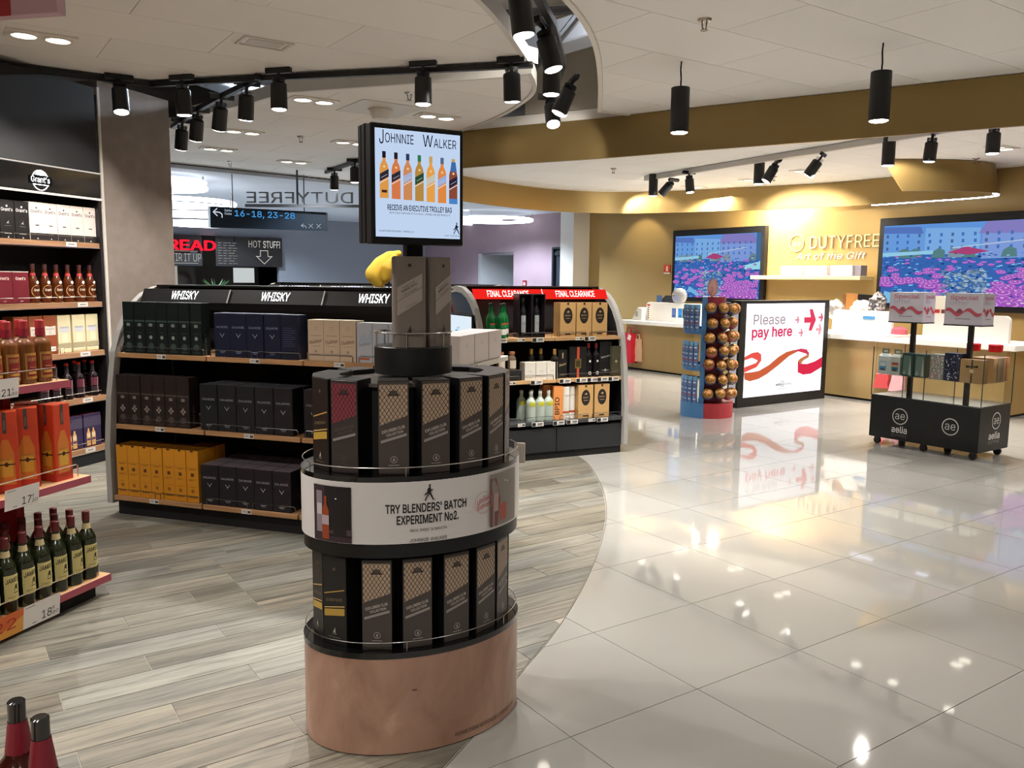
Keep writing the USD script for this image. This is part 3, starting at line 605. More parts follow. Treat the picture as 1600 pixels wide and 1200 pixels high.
k = Kind('display_case', 'box', open_case, 'open black bottle cases'); kbt = Kind('wine_bottle', 'bottle', bottle(dkb, '#1c1d1f', '#3a3a3d', (.28, .315), .013, (.03, .17, .02, lambda F, hw, a, b: (F.grid(-hw, hw, a, b, '#9da0a0', 4), F.disc(0, (a + b) / 2, .012, '#5e6264', 10))), lr=.029))
for i, s in enumerate((.02, .145)):
    k.place(RG(s, .075, 1.022), RG.deg, f'open black case holding a grey-labelled bottle, {["left", "right"][i]} one')
    kbt.place(RG(s, .125, 1.035), RG.deg - 10, f'dark bottle with grey label inside the {["left", "right"][i]} open case')
def pr_oval(F, w, h):
    F.poly([(.043 * math.cos(a) * 1., h * .62 + .068 * math.sin(a)) for a in np.arange(24) * math.pi / 12], '#231d1a'); F.text('REMY', 0, h * .6, .014, '#b89a70', w=.056); F.poly([(-.014, h * .72), (.004, h * .77), (.016, h * .73), (.004, h * .7)], '#b89a70'); F.grid(-.026, .026, h * .06, h * .1, '#3b2c20'); F.grid(-.009, .009, h * .93, h, '#3b2c20'); F.grid(-.022, .022, h * .53, h * .545, '#b89a70')
kt = Kind('cognac_carton', 'carton', carton(.15, .12, .288, '#c29a63', pr_oval, fin='foil'), 'gold-tan cartons with black oval')
row(kt, RG, .335, .156, 3, .055, 1.022, 'tan cognac carton with black oval', 'on clearance gondola top shelf')
row(kt, RG, .48, .165, 2, -.01, .325, 'tan cognac carton with black oval', 'on clearance gondola bottom shelf')
jar = bottle([(0, 0), (.036, 0), (.038, .005), (.038, .085), (.033, .105), (.024, .115), (.022, .13)], '#7d6a58', '#b9744a', (.128, .15), .026, (.015, .08, .03, lambda F, hw, a, b: F.grid(-hw, hw, a, b, '#d8cdbb', 4)), lr=.038, fin='gloss')
k = Kind('spirit_jar', 'bottle', jar, 'copper-lidded jar bottles')
for i, s in enumerate((-.2, -.1)): k.place(RG(s, .08, .76), RG.deg, f'jar bottle with copper stopper behind white cartons, {["left", "right"][i]}')
m = MB(); m.box(-.29, -.03, .03, .16, .0, .086, '#141416', b=.003); st = thing('riser_block', 'dark riser block under the copper-stoppered jar bottles', 'block', RG(0, 0, .672), RG.deg); m.build('body', 'matte', st)
def pr_wh2(F, w, h): F.grid(-.02, .02, h * .5, h * .53, '#bdb6ac'); F.grid(-.014, .014, h * .44, h * .455, '#cbc5bb'); F.grid(-.018, .018, h * .14, h * .16, '#c2bbb0')
k = Kind('gift_carton', 'carton', carton(.1, .1, .148, '#e2dcd0', pr_wh2), 'small white cartons on the clearance gondola')
row(k, RG, -.01, .103, 3, .012, .672, 'small white carton', 'on clearance gondola middle shelf')
gcb = bottle([(0, 0), (.034, 0), (.035, .005), (.035, .16), (.03, .18), (.014, .2), (.013, .23)], '#1a1612', '#c9a14e', (.205, .25), .0145, (.03, .13, .03, lambda F, hw, a, b: (F.poly([(-hw, a + .02), (hw, a + .06), (hw, b), (-hw, b - .04)], '#1f1c18'), F.line([(-hw, a + .05), (hw, a + .09)], .008, '#d4b36a'))), lr=.035, capfin='foil')
k = Kind('whisky_bottle', 'bottle', gcb, 'gold-capped bottles')
for i, s in enumerate((.11, .2, .285)): k.place(RG(s, .14 if i < 2 else .05, .672), RG.deg, f'black whisky bottle with gold cap, {["left", "middle", "right"][i]} of three')
def pr_blk(F, w, h): F.poly([(-w / 2, h * .38), (w / 2, h * .5), (w / 2, h * .62), (-w / 2, h * .5)], '#2b261c'); F.text('Black', 0, h * .45, .016, '#d8c48c', shear=.25, w=w * .7); F.grid(-.005, .005, h * .7, h * .9, '#c9b27a'); F.grid(-.02, .02, h * .1, h * .14, '#6b6048')
Kind('whisky_carton', 'carton', carton(.085, .085, .24, '#141312', pr_blk)).place(RG(.37, .06, .672), RG.deg - 4, 'slim black carton with gold script beside gold-capped bottles')
def pr_rib(F, w, h): F.grid(-.012, .012, 0, h, '#c6502c'); F.grid(-.03, .03, h * .3, h * .62, '#6a5a2c'); F.grid(-.02, .02, h * .36, h * .55, '#3f3618')
Kind('gift_carton', 'carton', carton(.17, .12, .262, '#191718', pr_rib)).place(RG(.515, .05, .672), RG.deg, 'black gift carton tied with an orange ribbon strip')
wb = bottle([(0, 0), (.033, 0), (.034, .004), (.034, .18), (.028, .2), (.013, .225), (.012, .285)], '#141214', '#8e2230', (.25, .29), .0135, (.02, .15, .02, lambda F, hw, a, b: (F.disc(0, b - .012, .011, '#c9c6c4', 10), F.disc(0, a + .016, .015, '#d9d6d4', 12))), lr=.034)
k = Kind('wine_bottle', 'bottle', wb, 'red-capped dark bottles')
for i, s in enumerate((.625, .7)): k.place(RG(s, .07, .672), RG.deg, f'dark wine bottle with red capsule on clearance middle shelf, {["left", "right"][i]}')
def pr_sc(F, w, h): F.text('Sélection', 0, h * .55, .016, '#c9c6c0', shear=.2, w=w * .75); F.disc(0, h * .18, .012, '#b9b6b0', 10); F.grid(-.035, .035, h * .17, h * .185, '#b9b6b0')
Kind('gift_carton', 'carton', carton(.12, .1, .3, '#17181a', pr_sc)).place(RG(.795, .06, .672), RG.deg, 'black carton with white script beside the red-capped bottles')
def pr_ol(F, w, h): F.disc(0, h * .5, .012, '#a8a07c', 10); F.text('COGNAC', 0, h * .15, .01, '#8f8768', w=w * .7)
Kind('gift_carton', 'carton', carton(.09, .09, .26, '#4a4632', pr_ol)).place(RG(.885, .03, .672), RG.deg, 'olive green carton at the far right of clearance middle shelf')
vod = bottle([(0, 0), (.04, 0), (.043, .006), (.043, .15), (.038, .172), (.02, .195), (.015, .205), (.015, .235)], '#a9b5ab', '#c9ccc4', (.228, .252), .017, (.13, .165, .03, lambda F, hw, a, b: (F.grid(-hw, hw, a, b, '#c6c23a', 5), F.grid(-hw * .8, hw * .8, a + .01, a + .014, '#7d7a28', 5))), fin='satin', lr=.0435)
k = Kind('vodka_bottle', 'bottle', vod, 'frosted vodka bottles')
for i, (s, d) in enumerate([(.06, .0), (.145, .0), (.225, .0), (.02, .1), (.115, .1), (.2, .1)]): k.place(RG(s, d + .035, .325), RG.deg, f'frosted bottle with yellow label, {["left", "middle", "right"][i % 3]} of {"front" if i < 3 else "back"} row')
def pr_bp(F, w, h): F.text('BPIO', .008, h * .16, .04, '#3a2417', True, anchor='l', rot=90, w=h * .52)
k = Kind('gift_carton', 'carton', carton(.088, .088, .285, '#d98d4d', pr_bp, side=lambda F, d, h: F.grid(-d / 2 + .004, d / 2 - .004, h * .1, h * .12, '#b06a34'), lid='#e7a765'), 'orange lettered cartons')
for i, (s, d) in enumerate(((.255, .1), (.305, .005))): k.place(RG(s, d, .325), RG.deg - 6, f'orange carton with vertical black letters, {["rear", "front"][i]} one beside frosted bottles')
tb = bottle([(0, 0), (.036, 0), (.0365, .002), (.0365, .27), (.035, .272)], '#d9d4ca', '#cfc9be', (.271, .277), .036, (.06, .14, .05, lambda F, hw, a, b: (F.poly([(-hw, a), (hw, a), (hw, a + .03), (.01, a + .05), (-.02, a + .03), (-hw, a + .045)], '#8a4a34'), F.grid(-hw, hw, a - .004, a + .012, '#b0472c', 6), F.text('Single Malt', 0, .2, .012, '#6b665c', w=.05))), lr=.0366, fin='card')
k = Kind('whisky_tube', 'tube', tb, 'white whisky tubes')
for i, (s, d) in enumerate(((.385, .03), (.455, .06))): k.place(RG(s, d, .325), RG.deg, f'white cardboard whisky tube with brown landscape, {["left", "right"][i]} one')
# price tickets of the clearance gondola
k = Kind('price_card', 'price tag', lambda p: (MB().box(-.055, .055, 0, .003, 0, .036, '#ddd9d3').build('card', 'print', p), Flat().grid(-.052, -.018, .003, .033, '#1f1f20').grid(-.01, .04, .006, .011, '#8f8b88').grid(.0, .045, .016, .028, '#6b6765').build('print', 'print', p)), 'clearance price cards')
for i, (s, d, z) in enumerate([(-.22, .034, .986), (.12, .034, .986), (.62, .034, .986), (.09, -.006, .636), (.36, -.006, .636), (.52, -.006, .636), (.63, -.006, .636), (.73, -.006, .636), (.84, -.006, .636), (.09, -.036, .289), (.29, -.036, .289), (.42, -.036, .289), (.72, -.036, .289)]):
    sh = 'top' if z > .9 else 'middle' if z > .5 else 'bottom'; n = {'top': 0, 'middle': 3, 'bottom': 9}[sh]
    k.place(RG(s, d, z), RG.deg, f'black and white price card, {ORD[i - n]} on clearance {sh} shelf edge')
# lit poster and red fin on the outer side of the clearance gondola
PS = Fr(RG(-.41, 0)[:2], RG.deg - 90)
sc = thing('lit_poster', 'bright white lit poster with blue letters on the clearance gondola side', 'poster', PS(0, 0), PS.deg)
m = MB(); m.box(-.64, -.14, -.02, 0, .93, 1.21, '#16161a', b=.003); m.build('frame', 'satin', sc); F = Flat(.001); F.grid(-.625, -.15, .945, 1.195, '#dfeef8'); F.text('dimo', -.36, 1.0, .1, '#3a9fd0', w=.3); F.build('screen', glow(1.0), sc, at=(0, -.02, 0))
rp = thing('red_fin', 'red upright panel left of the lit poster', 'panel', PS(0, 0), PS.deg)
m = MB(); m.slab(Polygon([(-.95, .1), (-.655, .1), (-.655, .98), (-.7, 1.15), (-.8, 1.28), (-.95, 1.33)]), -.03, 0, '#b5262d'); m.build('body', 'satin', rp)
# ---------------------------------------------------------------- wall shelving on the left
ws = thing('wall_shelving', 'tall black wall shelving with a lit white emblem header at left', 'shelf', L(0, 0), L.deg)
WX = -1.75
m = MB(); m.box(WX, .06, .38, .42, 0, 2.96, '#0e0d0e'); m.build('back_panel', 'matte', ws)
m = MB(); m.box(.03, .058, -.01, .4, 0, 2.9, '#1a1719'); m.build('end_panel', 'satin', ws)
m = MB(); m.box(WX, .03, -.02, .1, 2.3, 2.95, '#121214', b=.003); m.build('upper_panel', 'matte', ws)
m = MB(); m.box(WX, .03, -.03, .08, 2.105, 2.285, '#0d0d0f', b=.003); m.build('header_panel', 'gloss', ws)
m = MB(); m.box(WX, .03, .0, .38, 0, .1, '#0c0c0d'); m.build('plinth', 'matte', ws)
for z, h in ((2.29, .008), (2.085, .016)):
    m = MB(); m.box(WX, .05, -.028, -.012, z, z + h, '#efe2d6'); m.build('light_strip', glow(.9 if h < .01 else 1.3), ws)
F = Flat(.003); cx, cz = -.53, 2.17
F.ring(cx, cz + .01, .075, .009, '#ffffff'); F.grid(cx - .1, cx + .1, cz - .018, cz + .04, '#0d0d0f'); F.text("Grant's", cx, cz - .005, .04, '#ffffff', True, w=.165); F.disc(cx, cz + .06, .022, '#ffffff', 12, .018); F.poly([(cx - .05, cz + .045), (cx + .05, cz + .045), (cx + .03, cz + .07), (cx - .03, cz + .07)], '#ffffff'); F.grid(cx - .07, cx + .07, cz - .026, cz - .018, '#ffffff')
F.build('emblem', glow(2.), ws, at=(0, -.03, 0))
LV = {'top': 1.752, 'second': 1.292, 'third': .905, 'fourth': .54, 'bottom': .138}
for nm, z in LV.items():
    m = MB(); m.box(WX, .03, -.0, .38, z - .04, z, '#a07a5c', b=.002); m.build('shelf', 'oak', ws)
    m = MB(); m.box(WX, .032, -.006, .0, z - .044, z - .038, '#e6ddd2'); m.build('edge_strip', 'metal', ws)
    for a, b in ((-.36, -.02), (-.74, -.4), (-1.12, -.78)):
        m = MB(); m.tube([(a, .01, z), (a, .01, z + .04), (b, .01, z + .04), (b, .01, z)], .003, '#c9c2ba', 6); m.build('guard_rail', 'metal', ws)
    F = Flat(.001); q = rng.choice([-.22, -.3, -.5]); F.grid(q, q + .1, z - .036, z - .002, '#d5d0cc'); F.grid(q + .02, q + .08, z - .024, z - .014, '#8a8683'); F.build('price_ticket', 'print', ws)
def pr_gr(c, bg, foot):
    def f(F, w, h):
        F.text("Grant's", 0, h * .72, .022, c, True, w=w * .8); F.disc(0, h * .85, .008, c, 8)
        if foot: F.grid(-w / 2, w / 2, 0, h * .19, '#2c2828'); F.grid(-.022, .022, h * .14, h * .155, '#b8b0ac'); F.poly([(-.008, h * .03), (.008, h * .03), (0, h * .08)], '#d8d2cc'); F.grid(-.016, .016, h * .38, h * .41, '#5f5955')
        else: F.poly([(-.01, h * .4), (.012, h * .48), (.006, h * .43), (.014, h * .4)], '#b9b5b2'); F.grid(-.028, .028, h * .13, h * .15, '#b9b5b2'); F.poly([(-.008, h * .02), (.008, h * .02), (0, h * .07)], '#d8d2cc'); F.grid(-.026, .026, h * .33, h * .34, '#77736f')
    return f
k = Kind('whisky_carton', 'carton', carton(.122, .11, .275, '#d9cbc3', pr_gr('#5a504b', 0, True)), 'white cartons on the wall shelving')
row(k, L, -.585, .1245, 5, .03, LV['top'], 'white whisky carton with dark foot', 'on wall shelving top shelf')
k = Kind('whisky_carton', 'carton', carton(.118, .11, .268, '#1a1819', pr_gr('#d8d4d0', 0, False), lid='#58504d'), 'black cartons on the wall shelving')
row(k, L, -.95, .12, 3, .03, LV['top'], 'black whisky carton with white name', 'on wall shelving top shelf')
gb = bottle([(0, 0), (.037, 0), (.039, .006), (.039, .14), (.034, .17), (.02, .2), (.015, .215), (.015, .25)], '#55260f', '#3f1d20', (.25, .287), .0165, (.035, .14, .04, lambda F, hw, a, b: (F.ring(0, (a + b) / 2, .046, .005, '#c9a26a'), F.text("Grant's", 0, (a + b) / 2, .018, '#e8d8c0', True, w=.058), F.grid(-.02, .02, a, a + .01, '#d9c5a2', 3), F.disc(0, b + .012, .013, '#efe6da', 8))), neck=(.2, .222, .021, .017, '#b5363a'), lr=.039)
k = Kind('whisky_bottle', 'bottle', gb, 'amber bottles on the wall shelving')
row(k, L, -.6, .1075, 6, .075, LV['second'], 'amber whisky bottle with dark red cap', 'on wall shelving second shelf', jit=12)
k = Kind('whisky_carton', 'carton', carton(.137, .12, .23, '#6d1c28', lambda F, w, h: (F.text("Grant's", 0, h * .74, .02, '#e0cfc4', True, w=w * .6), F.grid(-.012, .012, h * .06, h * .09, '#c9b3a8'), F.grid(-w / 2, w / 2, .975 * h, h, '#c8bcb2')), lid='#cbbcae'), 'wine red cartons on the wall shelving')
row(k, L, -.9, .14, 2, .03, LV['second'], 'wine red whisky carton', 'on wall shelving second shelf')
def pr_dew(F, w, h): F.poly([(-w * .4, h * .5), (w * .4, h * .5), (w * .4, h * .74), (0, h * .72), (-w * .4, h * .74)], '#d9cfc2'); F.text("DEWAR'S", 0, h * .64, .012, '#5a4a42', w=w * .62); F.ring(0, h * .57, .011, .002, '#8a9098'); F.disc(0, h * .3, .016, '#8e3b22', 10); F.grid(-.04, .04, h * .08, h * .2, '#d8cfc4')
k = Kind('whisky_carton', 'carton', carton(.118, .11, .29, '#8c4a2e', pr_dew, lid='#d89a5c'), 'brown cartons on the wall shelving')
row(k, L, -.77, .124, 3, .03, LV['third'], 'brown whisky carton with white shield', 'on wall shelving third shelf')
def pr_crm(F, w, h): F.grid(-w * .38, w * .38, h * .55, h * .7, '#c3c2c6'); F.text("DEWAR'S", 0, h * .655, .012, '#55586a', w=w * .66); F.grid(-w / 2, w / 2, h * .14, h * .26, '#a39779'); F.grid(-w * .2, w * .24, h * .28, h * .52, '#e6dcbb')
k = Kind('whisky_carton', 'carton', carton(.124, .11, .288, '#d8cba4', pr_crm, lid='#e6dcb8'), 'cream cartons on the wall shelving')
row(k, L, -.395, .136, 3, .03, LV['third'], 'cream whisky carton with grey band', 'on wall shelving third shelf')
db = bottle([(0, 0), (.038, 0), (.04, .006), (.04, .155), (.034, .18), (.016, .2), (.014, .215), (.014, .255)], '#1a1114', '#e0352a', (.262, .282), .017, (.03, .15, .045, lambda F, hw, a, b: (F.grid(-hw, hw, a + .055, b, '#5c2a36', 8), F.grid(-hw, hw, a, a + .05, '#2e2226', 8), F.grid(.005, .009, a, b, '#b9a8a4', 1, 4))), neck=(.2, .262, .017, .0155, '#3a3538'), lr=.04)
k = Kind('whisky_bottle', 'bottle', db, 'dark bottles on the wall shelving')
for i, (s, d) in enumerate([(-.42, .06), (-.305, .06), (-.19, .06), (-.05, .06), (-.12, .17), (-.02, .17), (-.53, .06)]):
    k.place(L(s, d, LV['fourth']), L.deg, [f'dark bottle with bright red cap, {ORD[j]} in front row of wall shelving' for j in (1, 2, 3, 4)][i] if i < 4 else ['dark bottle behind the front row of red caps, left', 'dark bottle behind the front row of red caps, right', 'dark bottle with bright red cap, leftmost in front row of wall shelving'][i - 4])
def pr_twin(F, w, h):
    F.grid(-w / 2, w / 2, h * .62, h * .92, '#4a4258'); F.grid(-.03, -.018, h * .84, h * .88, '#1d1826')
    for x in (-.045, .005):
        F.poly([(x - .02, h * .04), (x + .02, h * .04), (x + .02, h * .42), (x + .008, h * .5), (x + .008, h * .57), (x - .008, h * .57), (x - .008, h * .5), (x - .02, h * .42)], '#d8a45c'); F.grid(x - .018, x + .018, h * .2, h * .26, '#4b3468'); F.grid(x - .015, x + .015, h * .3, h * .42, '#e2cfae')
k = Kind('twin_pack', 'box', carton(.178, .12, .262, '#33284a', pr_twin, lid='#7a4a62'), 'purple twin packs on the wall shelving')
row(k, L, -.39, .19, 2, .03, LV['bottom'], 'purple twin pack printed with two amber bottles', 'on wall shelving bottom shelf')

# ---------------------------------------------------------------- promotional steps in the left foreground
ps = thing('promotion_steps', 'stepped promotion display with pink-edged wooden shelves and price tags at left', 'display', PR(0, 0), PR.deg)
PX = -1.35
m = MB(); m.box(PX, .0, .0, .55, 0, .066, '#0d0d0e'); m.build('plinth', 'matte', ps)
PT = [(-.04, .1, .055), (.0, .583, .005), (.08, 1.026, -.005)]
for d, z, xr in PT:
    m = MB(); m.box(PX, xr, d, .56, z - .032, z, '#dcb383', b=.002); m.build('shelf', 'oak', ps)
    m = MB(); m.box(PX, xr, d - .004, d, z - .034, z - .002, '#a8505e'); m.build('shelf_edge', 'satin', ps)
    m = MB(); m.tube([(PX, d + .02, z + .06), (xr - .06, d + .02, z + .06), (xr - .045, d + .025, z + .055), (xr - .04, d + .03, z)], .003, '#d8d4cf', 6); m.build('guard_rail', 'metal', ps)
m = MB(); m.box(-.2, -.16, .22, .5, .1, .55, '#9e1c33', b=.002); m.box(-.2, -.16, .26, .5, .585, .99, '#9e1c33', b=.002); m.build('red_upright', 'satin', ps)
m = MB(); m.box(PX, -.2, .46, .5, .07, .99, '#4a4748'); m.build('back_panel', 'matte', ps)
def tagcard(d, z, x, w, h, euro, cents, side=None):
    P = lambda u, v, o: np.stack([x + u, d - .02 - o - .012 * v / .1, z + v], 1)
    F = Flat(0); F.grid(0, w, 0, h, '#ece8e4'); F.text(euro, w * .5, h * .12, h * .36, '#1d1c1c', anchor='l', w=w * .27); F.text('€', w * .79, h * .36, h * .14, '#2a2929', anchor='l'); F.text(cents, w * .79, h * .12, h * .16, '#4a4848', anchor='l', w=w * .17); F.grid(.01, w * .3, h * .88, h * .91, '#8a8684'); F.grid(w * .24, w * .36, h * .1, h * .15, '#a09c9a')
    F.build('price_tag', 'print', ps, fn=P)
    if side: F = Flat(.001); F.grid(-side, 0, 0, h, '#d9692c'); F.poly([(-side, 0), (0, 0), (0, h * .7)], '#e5a040'); F.text('22', -side * .5, h * .3, h * .45, '#b02a1c', w=side * .6); F.build('offer_tag', 'print', ps, fn=P)
tagcard(.08, .985, -.465, .165, .085, '21', '80'); tagcard(.0, .535, -.475, .17, .09, '17', '20'); tagcard(-.04, .03, -.46, .19, .1, '18', '80', .18)
jm = bottle([(0, 0), (.036, 0), (.0395, .005), (.0395, .185), (.037, .2), (.027, .222), (.0165, .24), (.0145, .25), (.014, .29)], '#1c2410', '#5e1a1e', (.272, .318), .0162, (.055, .165, .034, lambda F, hw, a, b: (F.grid(-hw, hw, a, b, '#cdbf7e', 8), F.text('JAMES', .0, b - .032, .019, '#2c2416', True, w=.056, shear=.12), F.poly([(.002, a + .04), (.022, a + .038), (.019, a + .052), (.02, a + .068), (.008, a + .065), (.006, a + .052)], '#3a311c'), F.grid(.0, .026, a + .032, a + .035, '#4d4326', 3), F.grid(-.022, .018, a + .014, a + .017, '#8f8352', 4))), neck=(.222, .262, .021, .0155, '#cdb98c'), lr=.0395)
k = Kind('whiskey_bottle', 'bottle', jm, 'dark green bottles on the promotion steps')
for r, (d, n, o) in enumerate([(.015, 7, 0), (.105, 6, 0), (.195, 4, .0)]):
    for i in range(n): k.place(PR(-.02 - .087 * i - o - .004 * r, d, .1), PR.deg + rng.uniform(-9, 9) - 8, f'dark green whiskey bottle with cream label, {["rightmost", "second from right", "third from right", "fourth from right", "fifth from right", "sixth from right", "seventh from right"][i]}, {["front", "second", "third"][r]} row')
def pr_or(F, w, h):
    F.grid(-w / 2, w / 2, 0, h * .16, '#c23a2a', 1, 1); F.poly([(-w * .36, h * .1), (w * .36, h * .1), (w * .33, h * .5), (w * .12, h * .66), (-w * .12, h * .66), (-w * .33, h * .5)], '#d07a2e'); F.poly([(-w * .26, h * .2), (w * .26, h * .2), (w * .26, h * .42), (-w * .26, h * .42)], '#d9a23c')
    F.poly([(-w * .36, h * .36), (-w * .1, h * .36), (0, h * .385), (w * .1, h * .36), (w * .36, h * .36), (w * .36, h * .345), (w * .1, h * .345), (0, h * .32), (-w * .1, h * .345), (-w * .36, h * .345)], '#3a1c14'); F.text('WHISKY', 0, h * .4, .008, '#8a4a20', w=w * .5); F.line([(-w * .3, h * .18), (-w * .15, h * .12), (w * .15, h * .12), (w * .3, h * .18)], .0015, '#e8b080'); F.grid(-w * .08, w * .08, h * .74, h, '#4d4440'); F.grid(-w * .05, w * .05, h * .78, h * .9, '#6d625c')
k = Kind('whisky_carton', 'carton', carton(.09, .09, .345, '#cf4526', pr_or, side=pr_or, lid='#e0552f'), 'orange cartons on the promotion steps')
def corner(p):
    carton(.09, .09, .345, '#cf4526', pr_or, lid='#e0552f')(p); F = Flat(); pr_or(F, .09, .345); F.build('side_print', 'print', p, fn=lambda u, v, o: np.stack([-.045 - o, .045 - u, v], 1))
kco = Kind('whisky_carton', 'carton', corner)
kco.place(PR(-.11, .03, .583), PR.deg - 2, 'orange-red whisky carton turned corner-on at right of promotion middle shelf')
for i in range(5): k.place(PR(-.265 - .105 * i, .07, .583), PR.deg - 44, f'orange-red whisky carton facing front, {["rightmost", "second from right", "third from right", "fourth from right", "fifth from right"][i]} in its row')
k.place(PR(-.16, .17, .583), PR.deg - 40, 'orange-red whisky carton standing behind the corner-on one')
dw = bottle([(0, 0), (.036, 0), (.041, .005), (.041, .168), (.037, .183), (.024, .194), (.0175, .2), (.016, .235)], '#7d4a20', '#b3373a', (.235, .275), .0185, (.02, .135, .034, lambda F, hw, a, b: (F.grid(-hw, hw, a, b, '#b9853f', 6), F.grid(-hw * .78, hw * .78, a + .012, b - .012, '#8e2c2a', 6), F.text("DEWAR'S", 0, b - .036, .016, '#d9b46a', w=.046), F.grid(-hw * .7, hw * .7, a + .022, a + .034, '#d2a052', 5), F.grid(-hw * .5, hw * .5, a + .05, a + .054, '#c98a50', 4))), neck=(.205, .24, .0205, .0185, '#8e2030'), lr=.041)
dw_lr = .041
k = Kind('whisky_bottle', 'bottle', dw, 'amber bottles on the promotion steps')
for r, (d, n) in enumerate([(.14, 6), (.235, 5)]):
    for i in range(n): k.place(PR(-.095 - .086 * i - .02 * r, d, 1.026), PR.deg + rng.uniform(-5, 5), f'amber whisky bottle with red and gold label, {["rightmost", "second from right", "third from right", "fourth from right", "fifth from right", "sixth from right"][i]}, {["front", "back"][r]} row')

# bottles at the lower left edge, on a low stand just below the frame
bs = thing('low_stand', 'low dark stand carrying the bottles at the lower left corner', 'stand', (-1.06, 1.6, 0), 10)
m = MB(); m.box(-.3, .16, -.2, .25, 0, .272, '#1a1719', b=.004); m.build('body', 'satin', bs); m = MB(); m.box(-.31, .17, -.21, .26, .272, .297, '#b98f66', b=.003); m.build('top', 'oak', bs)
lq = bottle([(0, 0), (.05, 0), (.055, .006), (.055, .17), (.052, .205), (.038, .23), (.027, .245), (.024, .262), (.0185, .302)], '#3a130c', '#23211f', (.316, .358), .0168, (.03, .12, .05, lambda F, hw, a, b: F.grid(-hw, hw, a, b, '#8e1f2a', 8)), neck=(.252, .316, .0262, .0178, '#7d1c2a'), lr=.055, capfin='gloss')
k = Kind('liqueur_bottle', 'bottle', lq, 'dark bottles at the lower left edge')
for (x, y), lab in zip([(-.987, 1.59), (-.904, 1.527), (-.965, 1.452)], ['dark liqueur bottle with red neck label, rear one at lower left', 'dark liqueur bottle with red neck label, rightmost at lower left corner', 'dark liqueur bottle cut off by the left edge of frame']): k.place((x, y, .297), 20, lab)
# pink-white banner hanging at the very top left
bn = thing('hanging_banner', 'pink and red banner box hanging at the top left corner', 'banner', (-2.2, 4.22, 2.75), -12.3)
m = MB(); m.box(-.6, .0, 0, .06, .0, .25, '#c9a8b4', b=.003); m.build('box_body', 'satin', bn); F = Flat(); F.grid(-.6, -.26, .0, .25, '#a8222f'); F.build('red_print', 'print', bn)
# ---------------------------------------------------------------- oval display in the middle
EA, EB = .378, .271
od = thing('oval_display', 'tall oval display stand with copper-pink base, white band and lit screen on top', 'display', J(0, 0), J.deg)
def oval(z0, z1, k, col, name, mat, n=72, kin=None):
    m = MB(); pr = [(0, z0), (k, z0), (k, z1), (0, z1)] if kin is None else [(kin, z0), (k, z0), (k, z1), (kin, z1), (kin, z0)]
    m.lathe(pr, col, n, sx=EA, sy=EB); return m.build(name, mat, od, smooth=30)
oval(0.004, .321, 1., '#ffffff', 'copper_base', 'pink_stone')
oval(0, .004, .985, '#1a1614', 'floor_seal', 'matte')
oval(.321, .34, 1.005, '#0c0c0d', 'lower_rim', 'gloss')
oval(.34, .69, .42, '#0e0e10', 'lower_core', 'matte')
oval(.645, .69, .985, '#0d0d0f', 'band_support', 'satin')
oval(.69, .884, 1., '#dad5d3', 'print_band', 'card')
oval(.884, .9, 1.0, '#0c0c0d', 'upper_rim', 'gloss')
oval(.9, 1.163, .62, '#0e0e10', 'upper_core', 'matte'); oval(1.163, 1.1745, .68, '#5c5652', 'upper_top', 'satin')
m = MB(); m.lathe([(0, 1.19), (.128, 1.19), (.13, 1.193), (.13, 1.277), (.126, 1.281), (0, 1.281)], '#18181a', 40, sx=1.0, sy=.92); m.build('top_drum', 'satin', od, smooth=35)
PH = np.linspace(-np.pi, np.pi, 1441); _p = np.stack([EA * np.cos(PH), EB * np.sin(PH)], 1); ARC = np.r_[0, np.cumsum(np.linalg.norm(np.diff(_p, axis=0), axis=1))]
def arc_of(deg): return float(np.interp(math.radians(deg), PH, ARC))
def on_oval(center):
    a0 = arc_of(center)
    def fn(u, v, o):
        ph = np.interp(a0 + np.asarray(u), ARC, PH); nx, ny = np.cos(ph) / EA, np.sin(ph) / EB; n = np.hypot(nx, ny)
        return np.stack([EA * np.cos(ph) + nx / n * o, EB * np.sin(ph) + ny / n * o, v], 1)
    return fn
for z, k in ((.372, .985), (.928, .985)):
    m = MB(); t = np.linspace(0, 2 * np.pi, 73)[:-1]; m.tube(np.stack([EA * k * np.cos(t), EB * k * np.sin(t), np.full(72, z)], 1), .0019, '#bdb9b6', 6, closed=True)
    for a in range(-170, 190, 60):
        c, s = EA * k * math.cos(math.radians(a)), EB * k * math.sin(math.radians(a)); m.tube([(c, s, z - .032), (c, s, z)], .0016, '#bdb9b6', 6)
    m.build('guard_wire', 'metal', od, smooth=50)
m = MB(); t = np.linspace(0, 2 * np.pi, 61)[:-1]; m.tube(np.stack([.128 * np.cos(t), .118 * np.sin(t), np.full(60, 1.325)], 1), .003, '#bdb9b6', 6, closed=True)
for a in range(0, 360, 60): m.tube([(.128 * math.cos(math.radians(a)), .118 * math.sin(math.radians(a)), 1.28), (.128 * math.cos(math.radians(a)), .118 * math.sin(math.radians(a)), 1.325)], .0025, '#bdb9b6', 6)
m.build('guard_wire', 'metal', od, smooth=50)
